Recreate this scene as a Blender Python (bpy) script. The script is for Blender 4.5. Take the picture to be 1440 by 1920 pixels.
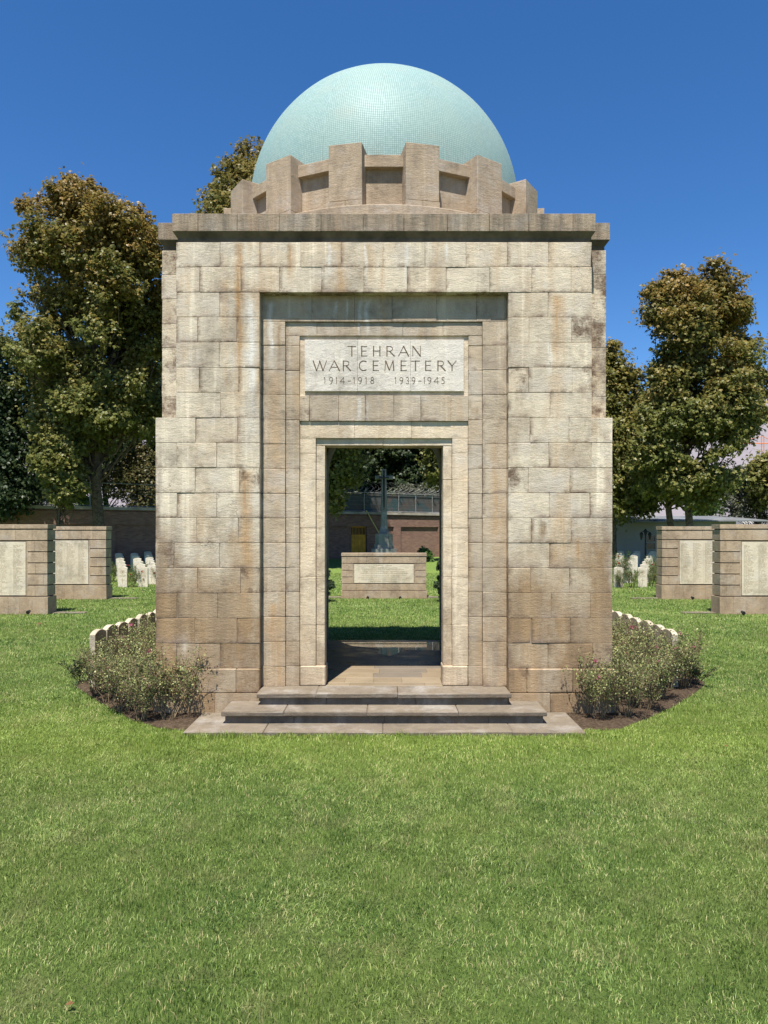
import bpy, bmesh, math, random
import numpy as np
from mathutils import Vector, Matrix, noise
R = math.radians
PI = math.pi
scene = bpy.context.scene
for o in list(bpy.data.objects):
    bpy.data.objects.remove(o)
C = scene.collection

# ---------------------------------------------------------------- camera, sky, sun, exposure
EYE = 2.1; FP = 1332.0; HZ = 1003.0
cd = bpy.data.cameras.new('camera'); cam = bpy.data.objects.new('camera', cd); C.objects.link(cam)
cam.location = (0, 0, EYE); cam.rotation_euler = (R(90), 0, 0)
cd.sensor_fit = 'VERTICAL'; cd.sensor_height = 24; cd.lens = 24 * FP / 1920
cd.shift_y = (HZ - 960) / 1920; cd.clip_start = .05; cd.clip_end = 30000
scene.camera = cam
SUN_EL = R(66); SUN_AZ = R(12)      # azimuth away from the facade's normal, towards the left
world = bpy.data.worlds.new('World'); scene.world = world; world.use_nodes = True
wn = world.node_tree
sky = wn.nodes.new('ShaderNodeTexSky'); sky.sky_type = 'NISHITA'; sky.sun_disc = False
sky.sun_elevation = SUN_EL; sky.sun_rotation = R(180) + SUN_AZ
sky.altitude = 1200; sky.air_density = 1.0; sky.dust_density = 0.3; sky.ozone_density = 4.0
bg = wn.nodes['Background']; bg.inputs['Strength'].default_value = 0.089
hs = wn.nodes.new('ShaderNodeHueSaturation'); hs.inputs['Saturation'].default_value = 1.25; hs.inputs['Hue'].default_value = .504
wn.links.new(sky.outputs[0], hs.inputs['Color']); wn.links.new(hs.outputs[0], bg.inputs['Color'])
sd = bpy.data.lights.new('sun', 'SUN'); sd.energy = 5.0; sd.angle = R(.53); sd.color = (1, .95, .87)
sun = bpy.data.objects.new('sun', sd); C.objects.link(sun)
SD = Vector((-math.sin(SUN_AZ) * math.cos(SUN_EL), -math.cos(SUN_AZ) * math.cos(SUN_EL), math.sin(SUN_EL)))
sun.rotation_euler = SD.to_track_quat('Z', 'Y').to_euler(); sun.location = (-6, -12, 30)
scene.view_settings.view_transform = 'Standard'; scene.view_settings.look = 'None'
scene.view_settings.exposure = 0.92; scene.view_settings.gamma = 1
try:
    scene.cycles.max_bounces = 6; scene.cycles.transparent_max_bounces = 8
except Exception:
    pass

# ---------------------------------------------------------------- object helpers
def tag(o, label=None, cat=None, group=None, kind=None):
    if label: o['label'] = label
    if cat: o['category'] = cat
    if group: o['group'] = group
    if kind: o['kind'] = kind
    return o
def thing(name, label, cat, loc=(0, 0, 0), group=None):
    o = bpy.data.objects.new(name, None); C.objects.link(o); o.location = loc
    o.empty_display_size = .3
    return tag(o, label, cat, group)
def base_of(p):
    v = Vector((0, 0, 0))
    while p is not None:
        v += p.location; p = p.parent
    return v
def link(name, me, mat, parent=None):
    o = bpy.data.objects.new(name, me); C.objects.link(o)
    if mat: me.materials.append(mat)
    if parent is not None:
        off = base_of(parent)
        if off.length > 0: me.transform(Matrix.Translation(-off))
        o.parent = parent
    return o
def obj(name, bm, mat, parent=None, smooth=False):
    me = bpy.data.meshes.new(name)
    bmesh.ops.recalc_face_normals(bm, faces=bm.faces)
    bm.to_mesh(me); bm.free()
    if smooth: me.shade_smooth()
    return link(name, me, mat, parent)
def np_mesh(name, V, faces, attrs=None, smooth=False):
    me = bpy.data.meshes.new(name)
    V = np.ascontiguousarray(V, dtype=np.float32)
    me.vertices.add(len(V)); me.vertices.foreach_set('co', V.ravel())
    nl = sum(f.size for f in faces); npol = sum(len(f) for f in faces)
    me.loops.add(nl); me.polygons.add(npol)
    me.loops.foreach_set('vertex_index', np.concatenate([f.ravel() for f in faces]).astype(np.int32))
    st = []; c = 0
    for f in faces:
        k = f.shape[1]; st.append(c + np.arange(len(f)) * k); c += f.size
    me.polygons.foreach_set('loop_start', np.concatenate(st).astype(np.int32))
    if smooth: me.polygons.foreach_set('use_smooth', np.ones(npol, dtype=bool))
    me.update(calc_edges=True)
    for k, a in (attrs or {}).items():
        at = me.attributes.new(k, 'FLOAT', 'POINT'); at.data.foreach_set('value', np.ascontiguousarray(a, dtype=np.float32))
    return me
def copy_tree(o, parent=None):
    c = o.copy(); C.objects.link(c); c.parent = parent
    for ch in list(o.children): copy_tree(ch, c)
    return c

def box(bm, x0, x1, y0, y1, z0, z1):
    v = [bm.verts.new(p) for p in ((x0,y0,z0),(x1,y0,z0),(x1,y1,z0),(x0,y1,z0),(x0,y0,z1),(x1,y0,z1),(x1,y1,z1),(x0,y1,z1))]
    for f in ((0,1,2,3),(4,5,6,7),(0,1,5,4),(1,2,6,5),(2,3,7,6),(3,0,4,7)):
        bm.faces.new([v[i] for i in f])
def bevel_box(bm, x0, x1, y0, y1, z0, z1, b=.004, jit=0.0):
    t = bmesh.new(); box(t, x0, x1, y0, y1, z0, z1)
    bmesh.ops.recalc_face_normals(t, faces=t.faces)
    bmesh.ops.bevel(t, geom=list(t.edges), offset=b, segments=1, affect='EDGES')
    if jit:
        for v in t.verts: v.co += Vector([random.uniform(-jit, jit) for _ in range(3)])
    me = bpy.data.meshes.new('tmp'); t.to_mesh(me); t.free()
    lu = bm.verts.layers.float.get('bu') or bm.verts.layers.float.new('bu'); lv = bm.verts.layers.float.get('bv') or bm.verts.layers.float.new('bv')
    n0 = len(bm.verts); bm.from_mesh(me); bpy.data.meshes.remove(me); bm.verts.ensure_lookup_table()
    lu = bm.verts.layers.float.get('bu'); lv = bm.verts.layers.float.get('bv')
    wide = (x1 - x0) >= (y1 - y0)      # distance in metres from the block's left end and foot
    for v in bm.verts[n0:]:
        v[lu] = (v.co.x - x0) if wide else (v.co.y - y0)
        v[lv] = v.co.z - z0
def prism(bm, pts, z0, z1):
    a = [bm.verts.new((x, y, z0)) for x, y in pts]; b = [bm.verts.new((x, y, z1)) for x, y in pts]
    n = len(pts); bm.faces.new(a); bm.faces.new(b)
    for i in range(n): bm.faces.new((a[i], a[(i+1) % n], b[(i+1) % n], b[i]))
def loft(bm, rings, cap=True, closed=True):
    vs = [[bm.verts.new(p) for p in r] for r in rings]; n = len(vs[0])
    for a, b in zip(vs, vs[1:]):
        for i in range(n if closed else n - 1): bm.faces.new((a[i], a[(i+1) % n], b[(i+1) % n], b[i]))
    if cap: bm.faces.new(vs[0]); bm.faces.new(vs[-1])
def tube(bm, pts, rad, n=6):
    pts = [Vector(p) for p in pts]
    if not hasattr(rad, '__len__'): rad = [rad] * len(pts)
    rings = []
    for i, p in enumerate(pts):
        d = (pts[min(i+1, len(pts)-1)] - pts[max(i-1, 0)])
        if d.length < 1e-9: d = Vector((0, 0, 1))
        d.normalize()
        u = d.cross(Vector((0, 1, 0.3)))
        if u.length < .1: u = d.cross(Vector((1, 0, 0)))
        u.normalize(); w = d.cross(u)
        rings.append([p + rad[i] * (math.cos(2*PI*k/n) * u + math.sin(2*PI*k/n) * w) for k in range(n)])
    loft(bm, rings)
def px(x, y, D):      # a photograph pixel at distance D (measuring help for placing the far things)
    s = FP / D
    return (x - 720) / s, EYE + (HZ - y) / s

# ---------------------------------------------------------------- materials
class NT:
    def __init__(s, name, rough=.8, spec=.3):
        s.m = bpy.data.materials.new(name); s.m.use_nodes = True
        s.t = s.m.node_tree; s.b = s.t.nodes['Principled BSDF']
        s.b.inputs['Roughness'].default_value = rough
        s.b.inputs['Specular IOR Level'].default_value = spec
    def n(s, kind, **kw):
        n = s.t.nodes.new('ShaderNode' + kind)
        for k, v in kw.items(): setattr(n, k, v)
        return n
    def l(s, a, b): s.t.links.new(a, b)
    def pos(s): return s.n('NewGeometry').outputs['Position']
    def vec(s, v, sc):
        m = s.n('VectorMath', operation='MULTIPLY'); s.l(v, m.inputs[0]); m.inputs[1].default_value = sc; return m.outputs[0]
    def noise(s, v, scale, detail=4, rough=.55, dist=0):
        n = s.n('TexNoise'); s.l(v, n.inputs['Vector']); n.inputs['Scale'].default_value = scale
        n.inputs['Detail'].default_value = detail; n.inputs['Roughness'].default_value = rough
        n.inputs['Distortion'].default_value = dist
        return n.outputs[0]
    def ramp(s, f, stops, interp='LINEAR'):
        r = s.n('ValToRGB'); s.l(f, r.inputs[0]); e = r.color_ramp.elements; r.color_ramp.interpolation = interp
        while len(e) < len(stops): e.new(.5)
        for q, (p, c) in zip(e, stops):
            q.position = p; q.color = (c if hasattr(c, '__len__') else (c, c, c)) + ((1,) if not hasattr(c, '__len__') or len(c) == 3 else ())
        return r.outputs[0]
    def mix(s, f, a, b, mode='MIX'):
        m = s.n('MixRGB', blend_type=mode)
        for i, q in zip(range(3), (f, a, b)):
            if hasattr(q, 'links'): s.l(q, m.inputs[i])
            elif i == 0: m.inputs[0].default_value = q
            else: m.inputs[i].default_value = tuple(q) + (1,)
        return m.outputs[0]
    def math(s, op, a, b=None, clamp=False):
        m = s.n('Math', operation=op); m.use_clamp = clamp
        for i, q in zip((0, 1), (a, b)):
            if q is None: continue
            if hasattr(q, 'links'): s.l(q, m.inputs[i])
            else: m.inputs[i].default_value = q
        return m.outputs[0]
    def mapr(s, v, a, b, c=0, d=1):
        m = s.n('MapRange'); s.l(v, m.inputs[0])
        for i, q in zip((1, 2, 3, 4), (a, b, c, d)): m.inputs[i].default_value = q
        return m.outputs[0]
    def sep(s, v):
        m = s.n('SeparateXYZ'); s.l(v, m.inputs[0]); return m.outputs
    def attr(s, name):
        return s.n('Attribute', attribute_name=name).outputs['Fac']
    def island(s): return s.n('NewGeometry').outputs['Random Per Island']
    def bump(s, h, dist=.01, strength=1, prev=None):
        b = s.n('Bump'); s.l(h, b.inputs['Height']); b.inputs['Distance'].default_value = dist; b.inputs['Strength'].default_value = strength
        if prev is not None: s.l(prev, b.inputs['Normal'])
        return b.outputs[0]
    def done(s, col=None, nrm=None, rough=None):
        if col is not None:
            if hasattr(col, 'links'): s.l(col, s.b.inputs['Base Color'])
            else: s.b.inputs['Base Color'].default_value = tuple(col) + (1,)
        if nrm is not None: s.l(nrm, s.b.inputs['Normal'])
        if rough is not None: s.l(rough, s.b.inputs['Roughness'])
        return s.m

def plain(name, col, rough=.7, spec=.3, metal=0, var=.12, scale=6):
    t = NT(name, rough, spec); p = t.pos()
    n = t.noise(p, scale, 5)
    a = tuple(c * (1 - var * 1.6) for c in col); b = tuple(min(1, c * (1 + var)) for c in col)
    t.b.inputs['Metallic'].default_value = metal
    return t.done(t.ramp(n, [(.3, a), (.7, b)]), t.bump(t.noise(p, scale * 8, 3), .002, .4))

def stone(name, pale, mid, rust, brown, low=0.0, soot=0.0, grime=0.0, cracks=0.0, runs=None, edge_dirt=0.0, tooling=1.0, streak=1.0, blockvar=1.0, lowz=(2.3, .2), pits=1.0, white=1.0):
    """weathered sandstone: a tint per block, rusty and limy runs, dirt low down, tooled horizontal striae"""
    t = NT(name, .88, .2); p = t.pos(); isl = t.island(); z = t.sep(p)[2]
    big = t.noise(p, 1.1, 5, .6); mid_n = t.noise(p, 4.5, 6, .65)
    col = t.ramp(isl, [(0, mid), (.28, tuple(.5*(a+b) for a, b in zip(mid, pale))), (.55, pale), (.8, tuple(.55*(a)+.45*b for a, b in zip(pale, rust))), (1, tuple(.8*a+.2*b for a, b in zip(mid, brown)))]) if blockvar > 0 else t.mix(.5, pale, mid)
    col = t.mix(1 - .48 * blockvar, col, pale)
    col = t.mix(t.mapr(mid_n, .42, .72, 0, .55), col, mid)
    # rusty water runs, stretched down the wall
    run = t.noise(t.vec(p, (4.2, 4.2, .33)), 1.0, 4, .6)
    run2 = t.noise(t.vec(p, (13, 13, .8)), 1.0, 5, .6)
    f = t.math('MULTIPLY', t.mapr(run, .53, .70), t.mapr(run2, .34, .62))
    f = t.math('MULTIPLY', f, t.mapr(big, .3, .55, .25, 1))
    col = t.mix(t.math('MULTIPLY', f, .9 * streak), col, rust)
    # pale limy runs
    vadd = t.n('VectorMath', operation='ADD'); t.l(p, vadd.inputs[0]); vadd.inputs[1].default_value = (7.3, 3.1, 11.7)
    run3 = t.noise(t.vec(vadd.outputs[0], (7.5, 7.5, .28)), 1.0, 4, .65)
    col = t.mix(t.mapr(run3, .56, .70, 0, .8 * streak * white), col, tuple(min(1, c * 1.18 + .03) for c in pale))
    # grey patches
    grey = t.noise(vadd.outputs[0], 2.3, 6, .7)
    col = t.mix(t.mapr(grey, .50, .68, 0, .62), col, tuple(.30 * s + .55 * c for s, c in zip((.9, .88, .84), mid)))
    # single long runs of rust, lime and soot that start at known joints
    SC = dict(r=(.40, .225, .085), w=(.68, .66, .60), g=(.24, .20, .17), b=(.20, .125, .06))
    if runs:
        sx = t.sep(p)[0]; wob = t.math('MULTIPLY', t.math('SUBTRACT', t.noise(t.vec(p, (1.5, 1.5, 2.2)), 1.0, 5, .7), .5), .16)
        xx = t.math('ADD', sx, wob); tex = t.mapr(t.noise(t.vec(p, (24, 24, 1.6)), 1.0, 5, .7), .32, .62, .25, 1)
        for (q, y0_, y1_, w_, c_, st_) in runs:
            cx_ = (q - 720) / 160.5; zt_ = 2.1 + (1003 - y0_) / 160.5; zb_ = 2.1 + (1003 - y1_) / 160.5
            f = t.mapr(t.math('ABSOLUTE', t.math('SUBTRACT', xx, cx_)), w_ / 160.5 * .2, w_ / 160.5, 1, 0)
            f = t.math('MULTIPLY', f, t.mapr(z, zt_ + .01, zt_ - .05)); f = t.math('MULTIPLY', f, t.mapr(z, zb_, zb_ + (zt_ - zb_) * .5))
            f = t.math('MULTIPLY', t.math('MULTIPLY', f, tex), st_); col = t.mix(f, col, SC[c_])
    # soft brown-grey blotches of lichen and damp
    va2 = t.n('VectorMath', operation='ADD'); t.l(p, va2.inputs[0]); va2.inputs[1].default_value = (-3.3, 9.1, 4.7)
    bl = t.noise(t.vec(va2.outputs[0], (1.5, 1.5, 1.15)), 1.0, 8, .72, .6); bl2 = t.noise(va2.outputs[0], 9, 5, .7)
    bm_ = t.math('MULTIPLY', t.mapr(bl, .47, .64), t.mapr(bl2, .3, .65, .3, 1)); col = t.mix(t.math('MULTIPLY', bm_, .66), col, tuple(.42 * c for c in mid))
    bl3 = t.noise(va2.outputs[0], 2.9, 8, .75, .4); col = t.mix(t.mapr(bl3, .60, .70, 0, .5), col, tuple(min(1, 1.12 * c) for c in pale))
    # dirt settling low on the wall
    if low > 0:
        lm = t.math('ADD', t.mapr(z, lowz[0], lowz[1]), t.mapr(t.noise(t.vec(p, (2.2, 2.2, 1.1)), 1.0, 6, .7), .3, .7, -.55, .5))
        lm = t.math('MULTIPLY', t.math('MULTIPLY', lm, low, True), t.mapr(isl, 0, 1, .80, 1.1), True)
        lm = t.math('MULTIPLY', lm, .92)
        col = t.mix(lm, col, t.mix(t.mapr(run, .4, .65), brown, tuple(.5*(a+b) for a, b in zip(rust, brown))))
    if edge_dirt > 0:    # splash dirt caked on the upright faces
        ny = t.sep(t.n('NewGeometry').outputs['Normal'])[1]; ed = t.math('MULTIPLY', t.mapr(ny, -.55, -.85), t.mapr(t.noise(t.vec(p, (7, 7, 12)), 1.0, 5, .7), .34, .56, .35, 1)); col = t.mix(t.math('MULTIPLY', ed, edge_dirt), col, (.075, .06, .045))
    if soot > 0:
        sn = t.noise(t.vec(p, (9, 9, .9)), 1.0, 6, .7)
        col = t.mix(t.mapr(sn, .42, .68, 0, soot), col, (.085, .075, .062))
    if grime > 0:    # grime and rust creeping in from the joints of some blocks
        bu, bv = t.attr('bu'), t.attr('bv'); gn = t.noise(p, 3.1, 6, .75); gn2 = t.noise(p, 16, 4, .7)
        gm = t.math('MAXIMUM', t.mapr(bv, .055, .0), t.mapr(bu, .05, .0)); gm = t.math('MULTIPLY', gm, t.mapr(gn, .46, .58))
        gm = t.math('MULTIPLY', gm, t.mapr(gn2, .3, .6, .4, 1)); col = t.mix(t.math('MULTIPLY', gm, grime, True), col, (.13, .085, .055))
        pool = t.math('MULTIPLY', t.mapr(bv, .16, .0), t.mapr(t.noise(vadd.outputs[0], 2.1, 5, .7), .50, .70)); col = t.mix(t.math('MULTIPLY', pool, .6 * grime, True), col, (.26, .20, .17))
    # joints collect grime here and there, small dark pits
    vo = t.n('TexVoronoi'); t.l(p, vo.inputs['Vector']); vo.inputs['Scale'].default_value = 34
    pit = t.math('MULTIPLY', t.mapr(vo.outputs['Distance'], .16, .05), t.mapr(t.noise(p, 2.9, 4), .56, .7))
    col = t.mix(t.math('MULTIPLY', pit, .7 * pits), col, (.12, .09, .06))
    gr = t.noise(p, 95, 4, .7)
    col = t.mix(1, col, t.ramp(gr, [(.25, .80), (.75, 1.12)]), 'MULTIPLY')
    tool = t.noise(t.vec(p, (10, 10, 75)), 1.0, 3, .6)
    chip = t.noise(t.vec(p, (1, 1, 1.8)), 9, 8, .8, .2)
    # cracks and spalled edges
    vc = t.n('TexVoronoi', feature='DISTANCE_TO_EDGE'); 
    wv = t.n('VectorMath', operation='ADD'); t.l(p, wv.inputs[0])
    nc = t.n('TexNoise'); t.l(p, nc.inputs['Vector']); nc.inputs['Scale'].default_value = 5; nc.inputs['Detail'].default_value = 5
    wsc = t.n('VectorMath', operation='SCALE'); t.l(nc.outputs['Color'], wsc.inputs[0]); wsc.inputs['Scale'].default_value = .35
    t.l(wsc.outputs[0], wv.inputs[1]); t.l(t.vec(wv.outputs[0], (1, 1, 1.7)), vc.inputs['Vector']); vc.inputs['Scale'].default_value = 2.6
    crack = t.math('MULTIPLY', t.mapr(vc.outputs['Distance'], .016, .003), t.math('MULTIPLY', t.mapr(t.noise(vadd.outputs[0], 1.6, 3), .60, .66), cracks))
    col = t.mix(t.math('MULTIPLY', crack, .75), col, (.10, .08, .06))
    h = t.math('ADD', t.math('MULTIPLY', tool, .34 * tooling), t.math('MULTIPLY', t.mapr(chip, .35, .75), .75))
    h = t.math('SUBTRACT', h, t.math('MULTIPLY', pit, .5))
    h = t.math('SUBTRACT', h, t.math('MULTIPLY', crack, .8))
    h = t.math('ADD', h, t.math('MULTIPLY', gr, .4))
    return t.done(col, t.bump(h, .008, .85))

PALE = (.62, .54, .405); MIDC = (.43, .365, .275); RUST = (.43, .275, .135); BROWN = (.215, .14, .075)
M = {}
WRUNS = [(449, 454, 800, 12, 'r', .95), (472, 560, 850, 11, 'w', .9), (545, 456, 549, 10, 'r', .8), (540, 456, 520, 5, 'b', .5), (617, 456, 520, 6, 'w', .9), (690, 456, 549, 16, 'r', .55), (684, 456, 549, 4, 'w', .9), (762, 456, 549, 6, 'w', .8),
         (838, 456, 500, 5, 'w', .8), (1047, 552, 720, 18, 'r', .75), (1040, 700, 800, 20, 'r', .45), (1030, 640, 720, 6, 'w', .7), (463, 880, 1230, 17, 'r', .8), (320, 1020, 1260, 6, 'w', .9), (346, 1150, 1260, 4, 'w', .8),
         (302, 880, 1270, 9, 'g', .7), (1141, 930, 1275, 8, 'w', .55), (1136, 960, 1275, 10, 'g', .6), (1085, 1005, 1070, 16, 'r', .8), (1016, 975, 1022, 9, 'b', .95), (996, 975, 1030, 6, 'b', .7), (1118, 1010, 1250, 14, 'g', .35),
         (380, 1160, 1270, 12, 'r', .5), (870, 456, 500, 12, 'g', .4), (395, 595, 690, 20, 'g', .3), (1110, 470, 548, 5, 'g', .8), (930, 456, 640, 8, 'r', .3)]
FRUNS = [(505, 560, 700, 7, 'w', .9), (522, 600, 720, 6, 'b', .5), (676, 556, 640, 5, 'w', 1), (690, 556, 640, 6, 'w', .9), (628, 556, 600, 5, 'w', .9), (650, 556, 600, 3, 'w', .8), (672, 741, 792, 5, 'w', 1), (686, 741, 792, 4, 'w', .95),
         (710, 741, 770, 10, 'g', .6), (515, 690, 1000, 20, 'r', .3), (893, 758, 778, 9, 'b', .9), (930, 820, 1100, 12, 'r', .3), (936, 1190, 1280, 10, 'g', .6), (510, 1130, 1280, 14, 'r', .7), (560, 900, 1100, 7, 'g', .3)]
M['wall'] = stone('sandstone_wall', PALE, MIDC, RUST, BROWN, low=1.1, lowz=(2.6, 1.0), grime=1, cracks=.45, runs=WRUNS)
M['frame'] = stone('sandstone_frame', (.475, .395, .29), (.365, .30, .22), RUST, BROWN, low=.5, lowz=(1.9, .2), grime=.8, cracks=.2, runs=FRUNS)
M['trav'] = stone('travertine', (.66, .55, .395), (.55, .44, .30), (.50, .335, .19), BROWN, low=.5, tooling=.9, blockvar=.5, lowz=(1.6, .2), pits=1.6, grime=.4)
M['cornice'] = stone('cornice_stone', (.33, .265, .185), (.26, .205, .145), (.32, .21, .12), (.16, .12, .08), soot=.75, blockvar=.7, grime=.6)
M['drum'] = stone('drum_stone', (.40, .31, .215), (.32, .25, .175), (.35, .25, .16), BROWN, soot=.22, blockvar=.3)
M['step'] = stone('step_stone', (.215, .178, .132), (.165, .135, .098), (.19, .135, .085), (.12, .09, .06), blockvar=.6, edge_dirt=.5, tooling=.3, streak=.3, soot=.12, grime=.4, white=.5)
M['nosing'] = stone('nosing_stone', (.20, .165, .125), (.15, .12, .095), (.18, .12, .08), (.08, .07, .05), soot=.5, tooling=.5, streak=.3, white=.3)
M['mortar'] = plain('mortar', (.25, .20, .145), .95)
M['neck'] = plain('painted_shade_neck_stone', (.13, .105, .075), .92, .1, var=.3, scale=5)  # neck colour darkened to paint in the shade under the cornice fascia
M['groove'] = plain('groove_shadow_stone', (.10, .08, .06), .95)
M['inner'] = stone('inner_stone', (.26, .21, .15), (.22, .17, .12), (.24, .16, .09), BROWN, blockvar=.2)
M['tablet'] = stone('tablet_marble', (.63, .585, .50), (.56, .50, .42), (.50, .40, .26), (.4, .33, .25), blockvar=.1, tooling=0, streak=.6, pits=.2)
M['wallpanel'] = stone('panel_marble', (.60, .52, .395), (.53, .455, .34), (.48, .38, .24), (.4, .33, .25), blockvar=.2, tooling=.1, streak=.3, pits=.2)
M['bandstone'] = stone('band_travertine', (.42, .325, .225), (.335, .25, .172), (.38, .25, .145), (.24, .16, .1), blockvar=1, tooling=1.2, streak=.7, low=.25, lowz=(.7, 0), grime=.3)
M['letter'] = plain('letter_dirt', (.13, .092, .058), .9)
M['fadedletter'] = plain('faded_letter', (.33, .26, .17), .9)
M['head_near'] = stone('weathered_headstone_stone', (.50, .43, .32), (.42, .355, .26), (.38, .28, .18), (.3, .25, .18), blockvar=0, tooling=.3, streak=.6, pits=.4, soot=.2)
M['head'] = stone('headstone_stone', (.62, .555, .44), (.52, .46, .36), (.42, .33, .22), (.3, .25, .18), blockvar=0, tooling=.3, streak=.5, pits=.3)
M['iron'] = plain('black_iron', (.02, .02, .022), .5, .4)
M['bark'] = plain('bark', (.11, .085, .06), .9, .2, var=.4, scale=9)
M['twig'] = plain('rose_cane', (.19, .14, .085), .8, .2, var=.3, scale=20)
M['soil'] = None

# ---------------------------------------------------------------- ground, soil beds, hill
def gz(x, y):
    """the lawn is level round the pavilion and rises gently towards the boundary wall"""
    t = min(max((y - 24) / 22.0, 0), 1)
    return .6 * t * t * (3 - 2 * t) * 1.0
def gz_np(y):
    t = np.clip((y - 24) / 22.0, 0, 1); return .6 * t * t * (3 - 2 * t)
def grass_colour(t, tint):
    """shared by the turf sheet and the blades: broad patches in world space, a tint per blade"""
    p = t.pos()
    patch = t.noise(p, .55, 5, .62); patch2 = t.noise(p, 2.6, 5, .65)
    c = t.ramp(tint, [(0, (.032, .066, .012)), (.33, (.096, .172, .032)), (.7, (.215, .315, .068)), (.93, (.41, .48, .16)), (1, (.56, .48, .25))])
    c = t.mix(t.mapr(patch, .42, .62, 0, .75), c, t.mix(.5, c, (.25, .31, .075)))
    c = t.mix(t.mapr(patch2, .52, .70, 0, .7), c, t.mix(.55, c, (.30, .27, .13)))
    # well watered, yellower growth in front of the slab
    y = t.sep(p)[1]; yy = t.math('ADD', y, t.math('MULTIPLY', t.math('SUBTRACT', patch2, .5), 1.1))
    band = t.math('MULTIPLY', t.mapr(yy, 5.6, 7.1), t.mapr(yy, 9.5, 7.6)); c = t.mix(t.math('MULTIPLY', band, .55), c, t.mix(.5, c, (.36, .46, .06)))
    return c
t = NT('turf', .95, .1); p = t.pos()
fine = t.noise(t.vec(p, (55, 22, 55)), 1.0, 6, .75); fine2 = t.noise(t.vec(p, (11, 4.5, 11)), 1.0, 6, .75)
tint = t.math('ADD', t.math('MULTIPLY', t.mapr(fine, .28, .72), .6), t.math('MULTIPLY', t.mapr(fine2, .3, .7), .4))
gc = grass_colour(t, tint)
gc = t.mix(t.mapr(t.sep(p)[1], 6, 16, .55, .25), gc, (.045, .060, .020))   # thatch between the near blades
M['turf'] = t.done(gc, t.bump(t.math('ADD', fine, fine2), .05, .8))
bm = bmesh.new()
xs = np.concatenate([np.linspace(-60, 60, 61)]); ys = np.linspace(-8, 62, 71)
g = [[bm.verts.new((x, y, gz(x, y))) for x in xs] for y in ys]
for a, b in zip(g, g[1:]):
    for i in range(len(xs) - 1): bm.faces.new((a[i], a[i+1], b[i+1], b[i]))
tag(obj('lawn', bm, M['turf'], smooth=True), kind='structure')
M['dry'] = plain('dry_ground', (.20, .17, .11), .95, .1, var=.3, scale=.05)
bm = bmesh.new()
v = [bm.verts.new(q) for q in ((-6000, -3000, -.12), (6000, -3000, -.12), (6000, 9000, -.12), (-6000, 9000, -.12))]; bm.faces.new(v)
tag(obj('ground', bm, M['dry']), kind='structure')

# distant bare mountain: ridge 6 km away
t = NT('bare_mountain', .95, .05); p = t.pos()
n1 = t.noise(p, .0022, 9, .62); n2 = t.noise(p, .02, 6, .6)
mc = t.ramp(n1, [(.3, (.15, .135, .15)), (.55, (.21, .19, .20)), (.75, (.175, .16, .18))])
M['hill'] = t.done(t.mix(.25, mc, t.ramp(n2, [(.3, (.13, .12, .135)), (.7, (.25, .22, .215))])), t.bump(n1, 60, .7))
bm = bmesh.new(); rows = []
for j in range(46):
    y = 4200 + j * 90; r = []
    for i in range(121):
        x = -5200 + i * 87
        ridge = 1250 + 130 * noise.noise((x * .0011, 3.7, 0)) + 60 * noise.noise((x * .004, 8.7, 0)) + .03 * x
        f = min(1, max(0, (y - 4200) / 2700.0)) ** .85
        h = ridge * f + 210 * (noise.fractal((x * .0013, y * .0013, 2), 1, 2, 6)) * f * (1.15 - f)
        r.append(bm.verts.new((x, y, h - 2)))
    rows.append(r)
for a, b in zip(rows, rows[1:]):
    for i in range(120): bm.faces.new((a[i], a[i+1], b[i+1], b[i]))
tag(obj('hill', bm, M['hill'], smooth=True), kind='structure')

# soil beds either side of the steps
t = NT('bed_soil', .97, .1); p = t.pos(); n = t.noise(p, 22, 8, .75)
M['soil'] = t.done(t.ramp(n, [(.3, (.035, .023, .015)), (.52, (.095, .066, .043)), (.72, (.18, .135, .09))]), t.bump(n, .05, 1))
for sgn in (-1, 1):
    bm = bmesh.new()
    outline = [(2.05, 7.62), (2.4, 7.68), (2.84, 8.04), (3.42, 8.72), (3.92, 9.36), (4.25, 9.8), (4.36, 10.4), (4.36, 14.6), (2.5, 14.6), (2.5, 8.3), (2.1, 8.28)]
    if sgn > 0: outline = [(2.05, 7.62), (2.53, 7.66), (3.0, 8.1), (3.52, 8.66), (4.1, 9.38), (4.5, 9.95), (4.6, 10.4), (4.6, 14.6), (2.5, 14.6), (2.5, 8.3), (2.1, 8.28)]
    pts = []
    for (x0, y0), (x1, y1) in zip(outline, outline[1:] + outline[:1]):
        for k in range(6):
            f = k / 6; x = x0 + (x1-x0)*f; y = y0 + (y1-y0)*f
            jj = .035 * noise.noise((x * 4, y * 4, sgn))
            pts.append((sgn * (x + jj), y + jj))
    lo = [bm.verts.new((x, y, .004)) for x, y in pts]
    cx, cy = sgn * 3.3, 11
    hi = [bm.verts.new((x + (cx - x) * .05, y + (cy - y) * .05, .035 + .015 * noise.noise((x * 9, y * 9, 3)))) for x, y in pts]
    n_ = len(pts)
    for i in range(n_): bm.faces.new((lo[i], lo[(i+1) % n_], hi[(i+1) % n_], hi[i]))
    bm.faces.new(hi)
    bmesh.ops.triangulate(bm, faces=[f for f in bm.faces if len(f.verts) > 4])
    tag(obj('soil_bed', bm, M['soil']), kind='structure')

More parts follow.
